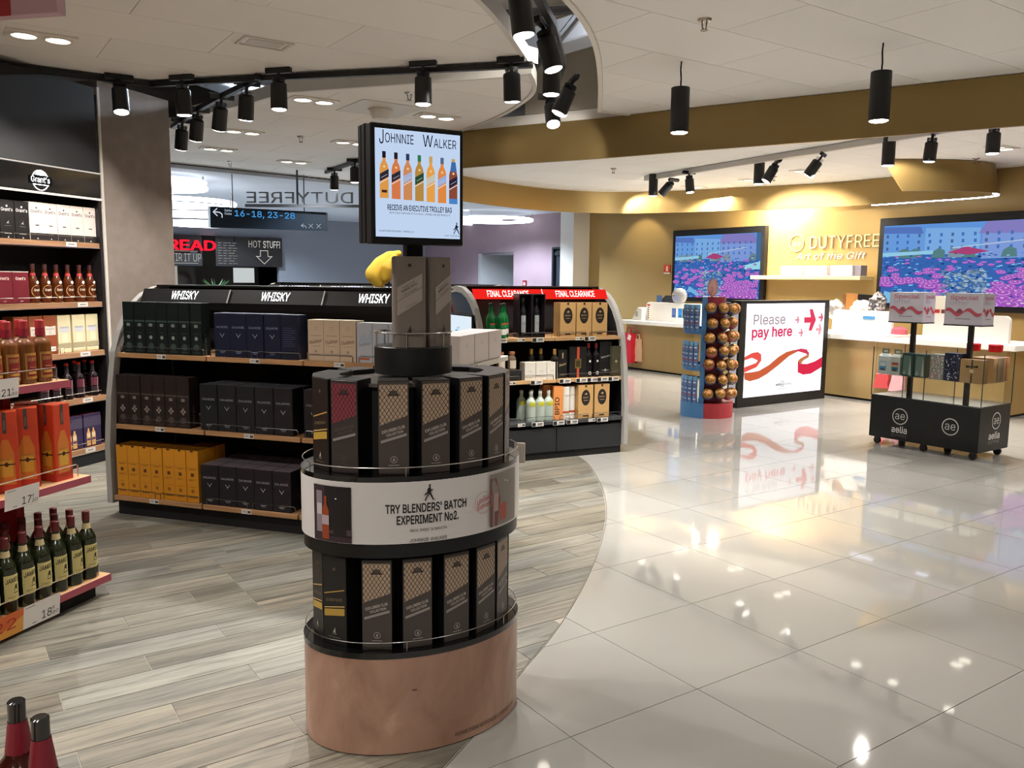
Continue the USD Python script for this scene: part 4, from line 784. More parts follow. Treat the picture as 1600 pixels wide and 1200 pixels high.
# print on the band
F = Flat(.001); c0 = -99.5; U = lambda d: arc_of(d) - arc_of(c0)
F.text("TRY BLENDERS' BATCH", 0, .788, .026, '#201d1d', True, w=.262); F.text('EXPERIMENT No2.', 0.003, .752, .026, '#201d1d', True, w=.2); F.text('RICH. SWEET & SMOOTH.', .004, .727, .008, '#2b2827', w=.12); F.text('JOHNNIE WALKER', .002, .694, .0105, '#3a3634', w=.12); man(F, 0.004, .822, .05, '#201d1d')
x0, x1 = U(-163), U(-137.5)
F.grid(x0, x1, .693, .868, '#3a2a33', 8); F.grid(x0 + .045, x1, .71, .868, '#1a1518', 6); F.grid(x0 + .012, x0 + .035, .72, .85, '#8d7f88', 3); F.grid(x0 + .014, x0 + .034, .775, .81, '#c3b9bf', 3); F.poly([(x0 + .034, .7), (x0 + .06, .7), (x0 + .06, .79), (x0 + .052, .81), (x0 + .052, .835), (x0 + .043, .835), (x0 + .043, .81), (x0 + .034, .79)], '#9a4422'); F.grid(x0 + .034, x0 + .06, .745, .775, '#b7a3a8', 3); F.disc(x0 + .085, .83, .003, '#e8e0e4', 8); F.poly([(x0 + .06, .72), (x1, .715), (x1, .735), (x0 + .06, .728)], '#4d3d48')
x0, x1 = U(-65), U(-40.7)
F.grid(x0, x1, .7, .875, '#8b827c', 8); F.poly([(x0, .7), (x0 + .035, .7), (x0 + .05, .79), (x0 + .03, .86), (x0, .86)], '#7a4a42'); F.grid(x0 + .018, x0 + .04, .75, .81, '#b3958f', 3); F.poly([(x0 + .05, .715), (x0 + .08, .715), (x0 + .085, .765), (x0 + .066, .775), (x0 + .047, .765)], '#b0584c'); F.disc(x0 + .09, .84, .003, '#e6dcd6', 8); F.disc(x0 + .075, .845, .003, '#e6dcd6', 8)
sx = U(-69.5); F.ring(sx, .79, .036, .002, '#c79a98'); F.text('Limited', sx, .793, .014, '#b7504e', True, w=.055, shear=.25); F.text('Edition', sx, .773, .013, '#b7504e', True, w=.05, shear=.25)
F.build('band_print', 'print', od, fn=on_oval(c0))
F = Flat(.001); F.text('PLEASE DRINK RESPONSIBLY. DRINKIQ.COM', 0, .026, .013, '#4a2c22', w=.29); F.grid(-.29, -.275, .212, .215, '#5a3a2c'); F.build('base_print', 'print', od, fn=on_oval(-63))
# post and screen
m = MB(); m.box(-.028, .028, -.02, .02, 1.281, 1.62, '#0f0f10', b=.003); m.build('post', 'satin', od)
SX0, SX1, SZ0, SZ1 = -.171, .142, 1.606, 1.972
sf = MB(); sf.box(SX0, SX1, -.085, -.035, SZ0, SZ1, '#0d0d0e', b=.004); sf = sf.build('screen_frame', 'satin', od)
for k in range(2):
    m = MB(); m.box(SX0 - .002, SX1 - .004, -.032 + k * .034, -.003 + k * .034, SZ0 + .004, SZ1 + .004, '#151516', b=.003); m.build('rear_screen_layer', 'satin', od)
F = Flat(.001); a, b, zb, zt = SX0 + .013, SX1 - .013, SZ0 + .022, SZ1 - .016; w, h = b - a, zt - zb
X = lambda u: a + w * u; Z = lambda v: zb + h * v
F.grid(a, b, zb, zt, '#c4d8f4'); F.text('J', X(.05), Z(.86), .042, '#22263a', anchor='l', w=.014); F.text('OHNNIE', X(.115), Z(.875), .028, '#22263a', anchor='l', w=.094); F.text('W', X(.55), Z(.865), .036, '#22263a', anchor='l', w=.034); F.text('ALKER', X(.68), Z(.865), .027, '#22263a', anchor='l', w=.078)
cols = [('#e09a4c', '#2d2b38', '#201c24'), ('#d97a4a', '#2d2b38', '#26222c'), ('#d08a58', '#a9b4d4', '#2f3a5c'), ('#b98a44', '#2a4a34', '#2f7a4c'), ('#e9a24a', '#c9c3b4', '#c9a25c'), ('#e28a44', '#9fb0dc', '#5a6a8c'), ('#8a4a38', '#2a2438', '#c8a25a')]
for i, (c, lb, cp) in enumerate(cols):
    u = .1 + i * .1333; bw = .05; v0 = .36 - .004 * i
    F.poly([(X(u - bw), Z(v0)), (X(u + bw), Z(v0)), (X(u + bw), Z(v0 + .27)), (X(u + bw * .8), Z(v0 + .31)), (X(u + bw * .35), Z(v0 + .345)), (X(u + bw * .35), Z(v0 + .4)), (X(u - bw * .35), Z(v0 + .4)), (X(u - bw * .35), Z(v0 + .345)), (X(u - bw * .8), Z(v0 + .31)), (X(u - bw), Z(v0 + .27))], c)
    F.grid(X(u - bw * .4), X(u + bw * .4), Z(v0 + .37), Z(v0 + .43), cp); F.poly([(X(u - bw), Z(v0 + .15)), (X(u + bw), Z(v0 + .2)), (X(u + bw), Z(v0 + .27)), (X(u - bw), Z(v0 + .22))], lb); F.line([(X(u - bw), Z(v0 + .135)), (X(u + bw), Z(v0 + .185))], .0022, '#e8e6ea')
    F.line([(X(u - bw * .7), Z(v0 + .185)), (X(u + bw * .7), Z(v0 + .22))], .0012, '#d8d2c4'); F.disc(X(u), Z(v0 + .29), .004, '#f0c890', 10)
    if i == 0: F.grid(X(u - .03), X(u + .03), Z(v0 + .05), Z(v0 + .075), '#3a2a20')
    if i == 6: F.grid(X(u - bw), X(u + bw), Z(v0), Z(v0 + .05), '#4a86c8'); F.poly([(X(u - bw * .5), Z(v0 + .4)), (X(u + bw * .5), Z(v0 + .4)), (X(u + bw * .8), Z(v0 + .31)), (X(u - bw * .8), Z(v0 + .31))], '#3f6ea8')
F.text('RECEIVE AN EXECUTIVE TROLLEY BAG', X(.5), Z(.25), .016, '#2a2c3e', True, w=w * .76); F.text('WITH YOUR PURCHASE OF €70 ON ALL JOHNNIE WALKER PRODUCTS', X(.5), Z(.215), .006, '#3a3c4c', w=w * .72); man(F, X(.935), Z(.045), .036, '#22263a'); F.text('KEEP WALKING', X(.88), Z(.022), .004, '#3a3c4c', w=w * .18); F.text('PLEASE DRINK RESPONSIBLY. DRINKIQ.com', X(.22), Z(.045), .005, '#2a2c3e', w=w * .4)
F.build('screen_picture', glow(.95), sf, at=(0, -.085, 0))
# gift cartons on the two oval tiers
def pr_club(base, tan, line, txt, stripe):
    def f(F, w, h):
        F.grid(-w / 2 + .001, w / 2 - .001, .001, h - .001, base)
        A = Polygon([(-w * .45, h * .53), (w * .45, h * .635), (w * .45, h * .965), (-w * .45, h * .965)]); F.poly(A, tan)
        first = True
        for k in range(-12, 22):
            for sg in (1, -1):
                l = LineString([(-w * .5 + k * .0132, h * .45), (-w * .5 + k * .0132 + sg * h * .36, h * 1.0)] if sg > 0 else [(-w * .5 + k * .0132, h * .45), (-w * .5 + k * .0132 - h * .36, h * 1.0)]).buffer(.00085, cap_style=2).intersection(A)
                if l.is_empty or l.area < 1e-7: continue
                F.poly(l, line, same=not first); first = False
        F.poly([(-.02, h * .845), (.02, h * .845), (.012, h * .875), (.01, h * .9), (-.01, h * .9), (-.012, h * .875)], line); F.disc(0, h * .88, .0085, base, 12)
        F.text('EXPLORERS CLUB', 0, h * .475, .0088, txt, True, w=w * .76, rot=15); F.text('COLLECTION', .004, h * .435, .0075, txt, True, w=w * .56, rot=15)
        F.poly([(-w * .42, h * .34), (w * .42, h * .42), (w * .42, h * .45), (-w * .42, h * .37)], stripe)
        F.ring(0, h * .165, .0105, .0012, txt); man(F, 0, h * .14, .014, txt); F.grid(-.016, .016, h * .105, h * .11, txt)
    return f
bx, dp, hh = .094, .086, .29
kcl = Kind('gift_carton', 'carton', carton(bx, dp, hh, '#141213', pr_club('#4a423e', '#b8a088', '#3a2b26', '#c9bdb3', '#9a928c'), lid='#3c3836'), 'lattice-print gift cartons on the oval display')
krd = Kind('gift_carton', 'carton', carton(bx, dp, hh, '#141213', pr_club('#3a3230', '#8a3a44', '#3a1c22', '#5a504c', '#8f8783'), lid='#2a2626'))
def pr_gold(F, w, h):
    F.grid(-w / 2 + .001, w / 2 - .001, .001, h - .001, '#1b1817'); F.disc(0, h * .86, .006, '#5a4c3c', 8); F.poly([(-w * .44, h * .56), (w * .44, h * .64), (w * .44, h * .655), (-w * .44, h * .575)], '#b08a4c'); F.text('DOUBLE BLACK', 0, h * .5, .009, '#8a7a5c', w=w * .7, rot=9); F.poly([(-w * .44, h * .4), (w * .44, h * .455), (w * .44, h * .47), (-w * .44, h * .415)], '#c0a060'); F.poly([(-w * .44, h * .31), (w * .44, h * .36), (w * .44, h * .44), (-w * .44, h * .39)], '#b8953f'); man(F, 0, h * .12, .022, '#c9bfb0'); F.grid(-.024, .024, h * .09, h * .095, '#8a7f70')
kgd = Kind('gift_carton', 'carton', carton(bx, dp, hh, '#121112', pr_gold, lid='#3a3634'))
def ring_place(kind, ph, z, k, lab, tw=0):
    t = math.radians(ph); nx, ny = math.cos(t) / EA, math.sin(t) / EB; a = math.degrees(math.atan2(ny, nx))
    kind.place(J(EA * k * math.cos(t), EB * k * math.sin(t), z), J.deg + a + 90 + tw, lab)
for ph, kk_, lab in [(-170, kgd, 'dark gift carton with gold band at far left of upper tier'), (-147, krd, 'gift carton with wine red lattice on the upper tier'), (-117, kcl, 'lattice gift carton right of the red one on upper tier'), (-94, kcl, 'lattice gift carton, third from left facing out on upper tier'), (-72, kcl, 'lattice gift carton, fourth from left facing out on upper tier'), (-50, kcl, 'lattice gift carton, fifth from left facing out on upper tier'), (-29, kcl, 'lattice gift carton seen edge-on at far right of upper tier')]:
    ring_place(kk_, ph, .9, .885, lab)
for i, ph in enumerate((-8, 13, 38, 66, 92, 118, 144, 168)):
    ring_place(kcl, ph, .9, .885, f'rear gift carton of upper tier showing only its top, {["first", "second", "third", "fourth", "fifth", "sixth", "seventh", "eighth"][i]} from the right')
for ph, kk_, lab in [(-177, kgd, 'dark gift carton with gold band at far left of lower tier'), (-156, kgd, 'dark gift carton with two gold bands, second on lower tier'), (-127, kcl, 'lattice gift carton right of the gold-banded ones on lower tier'), (-104.5, kcl, 'lattice gift carton, second of the lattice ones on lower tier'), (-82, kcl, 'lattice gift carton, third of the lattice ones on lower tier'), (-60.5, kcl, 'lattice gift carton, fourth of the lattice ones on lower tier'), (-41, kcl, 'narrow-looking lattice gift carton, fifth on lower tier'), (-20, kcl, 'lattice gift carton at far right edge of lower tier')]:
    ring_place(kk_, ph, .34, .9, lab)
def grey_box(p):
    q = Polygon([(-.053, 0), (.053, 0), (.053, .1), (-.053, .1)]).buffer(-.022).buffer(.022, quad_segs=6)
    m = MB(); m.prism(q, 0, .285, '#80766f'); m.build('body', 'satin', p, smooth=40)
    m = MB(); m.prism(q.buffer(-.004), .285, .288, '#8a817b'); m.build('lid', 'satin', p)
    F = Flat(); F.disc(0, .26, .006, '#2f2926', 8)
    F.poly([(-.04, .1), (.04, .15), (.04, .175), (.04, .235), (-.04, .19)], '#b0a59f'); F.line([(-.04, .145), (.04, .192)], .0012, '#5a504b')
    F.text("BLENDERS' BATCH", 0, .187, .0062, '#37302c', True, w=.055, rot=29); F.text('JOHNNIE WALKER', -.003, .197, .004, '#4a423e', w=.045, rot=29); F.text('WHISKY EXPERIMENT', .003, .175, .004, '#4a423e', w=.05, rot=29); F.text('RICH AND SMOOTH', .006, .135, .0035, '#6a605b', w=.04, rot=29); man(F, 0, .035, .033, '#3a322e'); F.build('front_print', 'print', p)
k = Kind('bottle_carton', 'carton', grey_box, 'rounded grey cartons on the top drum')
k.place(J(-.052, -.1, 1.281), J.deg - 18, 'rounded grey carton with pale sloping label, left one on top drum')
k.place(J(.075, -.075, 1.281), J.deg + 26, 'rounded grey carton with pale sloping label, right one on top drum')
m = MB(); m.box(-.05, .05, 0, .09, 0, .283, '#141314', b=.003); k = thing('bottle_carton', 'plain black carton behind the right grey carton on top drum', 'carton', J(.06, .04, 1.281), J.deg + 60); m.build('body', 'card', k)

# ---------------------------------------------------------------- lollipop stand
LS = Fr((2.2, 9.4), -13.2)
ls = thing('lollipop_stand', 'red and blue round stand with giant lollipops and tube trays', 'stand', LS(0, 0), LS.deg)
circ = Point(0, 0).buffer(.29, quad_segs=24)
m = MB(); m.prism(circ.intersection(sbox(-1, -1, -.03, 1)), 0, .165, '#4f86bd'); m.build('blue_base', 'satin', ls)
m = MB(); m.prism(circ.intersection(sbox(-.03, -1, 1, 1)), 0, .165, '#b3353e'); m.build('red_base', 'satin', ls)
m = MB(); m.box(-.085, -.03, -.26, .29, .165, 1.33, '#4d83ba', b=.003); m.build('blue_board', 'satin', ls)
m = MB(); m.prism(Point(0, 0).buffer(.17, quad_segs=12).intersection(sbox(-.03, -1, 1, 1)), .165, 1.33, '#8f2c3c'); m.build('red_column', 'satin', ls)
for z in (.55, .955):
    m = MB(); m.prism(circ.buffer(-.01).intersection(sbox(-1, -1, -.085, 1)), z - .03, z, '#4a80b8'); m.build('tray', 'satin', ls)
    m = MB(); m.prism(circ.buffer(-.01).difference(circ.buffer(-.018)).intersection(sbox(-1, -1, -.085, 1)), z, z + .03, '#4a80b8'); m.build('tray_rim', 'satin', ls)
for z in (.31, .48, .64, .8, .965, 1.12):
    m = MB(); m.prism(Point(0, 0).buffer(.185, quad_segs=12).intersection(sbox(-.03, -1, 1, 1)), z - .01, z, '#a8323f'); m.build('ring_ledge', 'satin', ls)
m = MB(); m.slab(Polygon([(.02 + .055 * math.cos(a), 1.43 + .1 * math.sin(a)) for a in np.arange(24) * math.pi / 12]), -.05, -.035, '#c9868c'); m.build('top_tag', 'satin', ls)
F = Flat(.001); F.poly([(.02 + .042 * math.cos(a), 1.43 + .085 * math.sin(a)) for a in np.arange(24) * math.pi / 12], '#d9a9a2'); F.text('LOLLY', .02, 1.39, .03, '#b3353e', True, rot=75, w=.09); F.build('tag_print', 'print', ls, at=(0, -.05, 0))
def tube_b(p):
    m = MB(); m.lathe([(0, 0), (.026, 0), (.026, .25), (.0, .25)], '#6f8fc0', 12); m.build('tube', 'card', p, smooth=40)
    m = MB(); m.lathe([(0, .25), (.027, .25), (.027, .285), (.02, .29), (0, .29)], '#7fb0d8', 12); m.build('cap', 'satin', p, smooth=40)
    F = Flat(); R = .0263
    for q in range(10): F.grid(-.024 + .01 * (q % 3), .006 + .006 * (q % 4), .012 + q * .023, .026 + q * .023, ['#3f5a94', '#c9d4e6', '#5577ae', '#a5566a', '#dfe4ee'][q % 5], 4, 1)
    F.build('print', 'print', p, fn=lambda u, v, o: np.stack([(R + o) * np.sin(u / R), -(R + o) * np.cos(u / R), v], 1))
k = Kind('sweet_tube', 'tube', tube_b, 'blue tubes on the lollipop stand trays')
for r, z in enumerate((.165, .55, .955)):
    for i, th in enumerate((12, 30, 48, 66, 86)):
        k.place(LS(-.095 - .205 * math.sin(math.radians(th)) * .8 - .0, -.235 * math.cos(math.radians(th)), z), LS.deg - th, f'blue printed sweet tube, {["rightmost", "second from right", "third from right", "fourth from right", "leftmost"][i]} in {["lowest", "middle", "top"][r]} tray of lollipop stand')
def lolly(c1, c2, c3):
    def b(p):
        m = MB(); m.ball((0, 0, 0), .066, c1, 3); m.build('candy', 'gloss', p, smooth=True)
        m = MB(); m.lathe([(.058, .034), (.052, .043), (.04, .0545), (.02, .064), (0, .067)], c2, 18); v = np.vstack(m.v) @ np.array([[1, 0, 0], [0, .87, -.5], [0, .5, .87]]); m.v = [np.stack([v[:, 0] * 1.012, -v[:, 2] * 1.012 , v[:, 1] * 1.012], 1)]; m.build('wrapper_front', 'foil', p, smooth=True)
        F = Flat(.0005)
        for a in range(8): F.poly([(0, 0), (.03 * math.cos(a * .785), .03 * math.sin(a * .785)), (.036 * math.cos(a * .785 + .39), .036 * math.sin(a * .785 + .39)), (.03 * math.cos(a * .785 + .785), .03 * math.sin(a * .785 + .785))], ['#b5532c', '#d9a24a'][a % 2], same=a > 0)
        F.disc(0, 0, .013, '#e6c27a', 10)
        F.build('emblem', 'print', p, fn=lambda u, v, o: (lambda q: np.stack([q[:, 0], -(q[:, 2] * .87 - q[:, 1] * .5), q[:, 1] * .87 + q[:, 2] * .5], 1))(np.stack([u, v, np.sqrt(np.maximum(.0695 ** 2 - u ** 2 - v ** 2, 0)) + o], 1)))
        m = MB(); m.lathe([(.012, .0), (.02, .03), (.045, .06)], c3, 9, c=(0, 0, 0)); v = np.vstack(m.v); m.v = [np.stack([v[:, 0], v[:, 2] + .058, v[:, 1]], 1)]; m.build('wrapper_tuft', 'foil', p)
        m = MB(); m.tube([(0, .06, 0), (0, .2, 0)], .007, '#d9d4cc', 8); m.build('stick', 'satin', p)
    return b
kl = [Kind('lollipop', 'lollipop', lolly('#2f3a5c', '#a3783c', '#7a2c3a'), 'giant lollipops on the red column'), Kind('lollipop', 'lollipop', lolly('#8a2c38', '#9c6a38', '#a8323f'), 'giant lollipops on the red column'), Kind('lollipop', 'lollipop', lolly('#4a2c3c', '#a9803e', '#9a3a3a'), 'giant lollipops on the red column')]
for r, z in enumerate((.265, .425, .585, .735, .89, 1.045, 1.2)):
    for i, th in enumerate((4, 33, 61, 89)):
        t = math.radians(th + (3 if r % 2 else -2)); R = .262 - (.02 if (r, i) == (5, 3) else 0)
        kl[[0, 1, 2, 0, 1, 2, 1, 0][(r * 3 + i * 2 + (r > 3)) % 8]].place(LS(R * math.sin(t) + .0, -R * math.cos(t), z + rng.uniform(-.012, .012)), LS.deg + math.degrees(t) * .7, f'giant wrapped lollipop, {["leftmost", "second from left", "third from left", "rightmost"][i]} in row {["one", "two", "three", "four", "five", "six", "seven"][r]} from the bottom', tilt=rng.uniform(-8, 4))

# ---------------------------------------------------------------- light box
pb = thing('light_box', 'black-framed white light box asking customers to pay here with red ribbon', 'sign', PA(0, 0), PA.deg)
m = MB(); m.box(0, 1.7, 0, .16, 0, 1.277, '#101112', b=.004); m.build('frame', 'satin', pb)
m = MB(); m.box(-.004, 0.0, .03, .13, .06, 1.2, '#e8e6e2'); m.build('side_panel', glow(.5), pb)
F = Flat(.002); a, b, zb, zt = .1, 1.6, .115, 1.242; w, h = b - a, zt - zb
F.grid(a, b, zb, zt, '#f6f4f8')
cx = lambda u: a + (u - 640) / 668 * w; cz = lambda u, v: zb + (1005 - (v - (0 if True else 0)) - (640 - u) * 0) / 790 * h
def warp(pts):      # crop pixels of the face; the face's own perspective slope taken out
    out = []
    for x, y in pts:
        t = (x - 640) / 668; top, bot = 228 - 18 * t, 1003 - 72 * t
        out.append((a + t * w, zt - (y - top) / (bot - top) * h))
    return out
for c, pts in [('#e2564a', [(640, 665), (700, 630), (745, 622), (772, 640), (776, 690), (740, 745), (640, 792), (640, 750), (735, 712), (748, 690), (700, 668), (640, 690)]), ('#c8603c', [(640, 795), (648, 848), (690, 862), (760, 842), (830, 800), (920, 728), (1010, 650), (1085, 612), (1050, 602), (985, 620), (920, 660), (840, 730), (760, 778), (700, 790)]),
               ('#d2405a', [(1045, 606), (1110, 590), (1160, 595), (1184, 625), (1184, 652), (1140, 675), (1112, 700), (1105, 720), (1150, 722), (1180, 655), (1160, 630), (1090, 612)]), ('#c07a4c', [(1092, 690), (1110, 672), (1150, 650), (1184, 636), (1182, 660), (1145, 680), (1122, 700), (1125, 718), (1100, 712)]), ('#d62c4a', [(1090, 690), (1092, 785), (1140, 804), (1210, 795), (1308, 738), (1308, 656), (1240, 695), (1170, 718), (1110, 716)])]: F.poly(warp(pts), c)
F.text('Please', a + .09 * w, zt - .223 * h, .118, '#a8949c', anchor='l', w=.39 * w); F.text('pay here', a + .075 * w, zt - .357 * h, .118, '#d83a62', True, anchor='l', w=.5 * w)
def arrow(x, z, s, c): F.poly([(x - s, z - s * .28), (x + s * .1, z - s * .28), (x - s * .15, z - s * 1.15), (x + s * .35, z - s * 1.15), (x + s, z), (x + s * .35, z + s * 1.15), (x - s * .15, z + s * 1.15), (x + s * .1, z + s * .28), (x - s, z + s * .28)], c)
for u, v, s, c in [(.805, .19, .13, '#e0405e'), (.95, .165, .05, '#e25a72'), (.635, .185, .042, '#e58a9a'), (.69, .33, .045, '#e58a9a'), (.93, .3, .065, '#eda9b4')]: arrow(a + u * w, zt - v * h, s * .9, c)
F.ring(a + .48 * w, zb + .115 * h, .035, .004, '#4a4a4c'); F.text('ae', a + .48 * w, zb + .1 * h, .03, '#4a4a4c'); F.text('aelia', a + .455 * w, zb + .1 * h, .028, '#3a3a3c', True, anchor='r', w=.085); F.text('DUTYFREE', a + .51 * w, zb + .1 * h, .022, '#8a8a8c', anchor='l', w=.13); F.text('THE ART OF THE GIFT', a + .48 * w, zb + .055 * h, .012, '#b9b4b4', w=.17)
F.build('lit_face', glow(1.12), pb)
# ---------------------------------------------------------------- cash desk (x = -b, y = a in the CT frame)
cd = thing('cash_desk', 'long cash desk with gold front and white worktop under the gold wall', 'desk', (0, 0, 0), CT.deg)
DX0, DX1 = -10.78, -4.55
for k in range(4):
    a, b = DX0 + (DX1 - DX0) * k / 4, DX0 + (DX1 - DX0) * (k + 1) / 4
    m = MB(); m.box(a + .002, b - .002, 9.75, 10.5, .03, .77, '#ffffff'); m.build('front_panel', 'gold_desk', cd)
m = MB(); m.box(DX0 + .02, DX1 - .02, 9.79, 10.48, 0, .03, '#2c261c'); m.build('plinth', 'matte', cd)
m = MB(); m.box(DX0 - .06, DX1 + .12, 9.66, 10.55, .77, .835, '#efece6', b=.006); m.build('worktop', 'satin', cd)
for a, b in ((-10.46, -9.0), (-6.88, -6.03), (-5.62, -4.62)):
    r = sbox(a + .06, .836, b - .06, 1.085).buffer(.06).intersection(sbox(a, .836, b, 1.2))
    m = MB(); m.slab(r, 9.9, 9.95, '#f0ede8'); m.build('screen_panel', 'satin', cd)
for x, c in ((-9.86, '#5a76b8'), (-9.72, '#2f8ad8'), (-9.62, '#1e2a33')): F = Flat(.001); F.grid(x, x + .09, .91, 1.06, c); F.grid(x + .02, x + .07, .93, .945, '#1b2430'); F.build('card_holder', 'print', cd, at=(0, 9.9, 0))
F = Flat(.001)
for q in range(6): F.grid(-10.42, -10.395, .87 + q * .035, .89 + q * .035, '#4c4a4a', same=q > 0)
F.grid(-10.44, -10.37, 1.08, 1.11, '#c8414a'); F.build('side_notice', 'print', cd, at=(0, 9.9, 0))
m = MB(); m.box(-6.42, -6.26, 9.885, 9.9, 1.035, 1.075, '#4f8fc4'); m.build('blue_tab', 'print', cd)
def at_ct(x, y, z): return CT(x, y, z)
def put(name, label, cat, x, y, z, parts, rz=0., fr=CT):
    t = thing(name, label, cat, fr(x, y, z), fr.deg + rz)
    for nm, mat, mb, sm in parts: mb.build(nm, mat, t, smooth=sm)
    return t
mo = put('monitor', 'black till monitor at the left end of the cash desk', 'monitor', -10.2, 10.25, .835, [('stand', 'satin', MB().box(-.16, .16, -.05, .05, 0, .05, '#1d1f22', b=.005), False), ('screen_back', 'satin', MB().slab(Polygon([(-.28, .05), (.2, .05), (.2, .42), (-.12, .42), (-.2, .36)]), -.05, .02, '#222529'), False)])
m = MB(); m.box(-.31, -.2, -.07, -.05, .3, .42, '#7f9cc4'); m.build('customer_display', glow(.45), mo)
put('receipt_printer', 'small white device with paper slip at left end of the cash desk', 'printer', -10.55, 9.85, .835, [('body', 'satin', MB().slab(Polygon([(-.12, 0), (.12, 0), (.12, .2), (.02, .22)]), -.08, .08, '#e3ded6'), False), ('slip', 'print', MB().box(-.03, .03, -.09, -.085, .06, .15, '#b8b4ae'), False)])
gl = MB().lathe([(0, .0), (.06, 0), (.1, .03), (.122, .09), (.12, .15), (.09, .21), (.04, .24), (0, .245)], '#e8ecef', 18)
put('glass_globe', 'clear round globe of foil on the left white desk screen', 'globe', -9.75, 9.95, 1.145, [('glass', 'clear', gl, True), ('dark_lid', 'gloss', MB().lathe([(0, .15), (.105, .15), (.085, .205), (.04, .232), (0, .238)], '#3a3a3c', 16), True)])
put('card_reader', 'black box-shaped till screen behind the lollipop stand', 'monitor', -8.75, 10.2, .835, [('body', 'satin', MB().slab(Polygon([(-.3, 0), (.3, 0), (.34, .34), (-.25, .34)]), -.1, .1, '#18191b'), False)])
put('till_monitor', 'dark till monitor behind orange box on the cash desk', 'monitor', -6.65, 10.3, .835, [('body', 'satin', MB().slab(Polygon([(-.3, .12), (.22, .2), (.24, .5), (-.28, .52)]), -.04, .04, '#1b1c1f'), False), ('foot', 'satin', MB().box(-.1, .1, -.1, .1, 0, .14, '#1b1c1f'), False)])
put('carton_stack', 'orange-brown upright carton on the cash desk near the light box', 'carton', -6.72, 10.02, 1.146, [('body', 'card', MB().box(-.055, .055, 0, .1, -.3, .21, '#c98a4c', b=.002), False), ('edge', 'card', MB().box(-.1, -.057, 0, .1, -.3, .2, '#8a5f3c'), False)])
def crumple(r, col, S, seed, parts=3):
    m = trimesh.creation.icosphere(4, 1.); v = np.array(m.vertices); d = meshkit.fbm(v * 2.2 + seed, 3, seed); v = v * (.72 + .6 * d)[:, None] * S * r; return MB().add(v, m.faces, col)
put('paper_bag', 'crumpled white paper heap on the white desk screen', 'bag', -6.56, 10.05, 1.17, [('paper', 'satin', crumple(.12, '#ece8e2', np.array([1.3, .7, .8]), 3), 30)])
put('foil_bag', 'silver foil gift bag standing behind the white desk screen', 'bag', -6.33, 10.05, 1.2, [('foil', 'metal', crumple(.15, '#b9b4b4', np.array([.75, .6, 1.15]), 5), 30)])
put('foil_bag', 'crumpled pale bag just behind the top of the light box', 'bag', -6.9, 10.0, 1.14, [('paper', 'foil', crumple(.14, '#c9bdb4', np.array([1., .7, .9]), 9), 30)])
put('plastic_bag', 'clear crumpled bag behind the right special offer sign', 'bag', -5.02, 10.1, 1.1, [('film', 'clear', crumple(.14, '#dfe3e6', np.array([.9, .7, 1.]), 11), 30)])
hs = put('gable_carton', 'white house-shaped carton with rainbow print on the cash desk', 'carton', -5.5, 10.0, 1.09, [('body', 'card', MB().slab(Polygon([(-.13, -.25), (.13, -.25), (.13, .17), (.06, .26), (-.06, .26), (-.13, .17)]), 0, .16, '#e6dfd2'), False)])
F = Flat(.001)
for q, c in enumerate(['#3a6aa8', '#4a9a5c', '#d9c04a', '#d9822f', '#c0392f']): F.grid(-.09, .02, -.1 + q * .04, -.06 + q * .04, c)
F.grid(.04, .12, -.1, .1, '#7a3a38'); F.build('print', 'print', hs)
# bags hanging on the desk front
def bag(w, h, d, col, hcol):
    def b(p):
        m = MB(); v = np.array([(-w / 2, 0, 0), (w / 2, 0, 0), (w * .36, -d, h), (-w * .36, -d * .6, h), (-w / 2, -d, 0), (w / 2, -d * 1.2, 0), (w * .36, -.01, h), (-w * .36, -.01, h)]); q = trimesh.convex.convex_hull(v); q = q.subdivide().subdivide(); v = np.array(q.vertices); v = v + (meshkit.fbm(v * 14, 3, 4) - .5)[:, None] * .03; m.add(v, q.faces, col); m.build('body', 'satin', p, smooth=35)
        m = MB(); m.tube([(-w * .2, -d * .5, h * .97), (-w * .12, -d * .4, h * 1.18), (w * .12, -d * .4, h * 1.18), (w * .2, -d * .5, h * .97)], .012, hcol, 6); m.build('handle', 'satin', p)
    return b
t = thing('carrier_bag', 'bright red carrier bag hanging at left end of the cash desk', 'bag', CT(-10.62, 9.72, .12), CT.deg + 4); bag(.3, .5, .13, '#d11f36', '#b81a30')(t)
m = MB(); m.slab(Polygon([(.05, .4), (.12, .38), (.14, .46), (.08, .49)]), -.15, -.145, '#e9e6e0'); m.slab(Polygon([(-.05, .28), (-.03, .28), (-.03, .38), (-.05, .38)]), -.17, -.165, '#e9e0e0'); m.build('swing_tag', 'print', t)
F = Flat(.004); F.ring(-.06, .2, .03, .005, '#e8a0a8'); F.text('boutique', -.06, .12, .02, '#e8a0a8', w=.12); F.build('print', 'print', t, at=(0, -.155, 0))
t = thing('carrier_bag', 'cream paper bag partly hidden behind the red carrier bag', 'bag', CT(-10.45, 9.745, .15), CT.deg); bag(.2, .38, .06, '#d9b89a', '#c9a888')(t)
t = thing('carrier_bag', 'red paper bag on the desk front seen through the glass case', 'bag', CT(-5.98, 9.74, .2), CT.deg); bag(.2, .27, .06, '#d84a50', '#c43a42')(t)
t = thing('carrier_bag', 'pale pink paper bag beside the red one behind glass case', 'bag', CT(-5.78, 9.74, .18), CT.deg); bag(.19, .27, .06, '#e6b0b8', '#d8a0a8')(t)
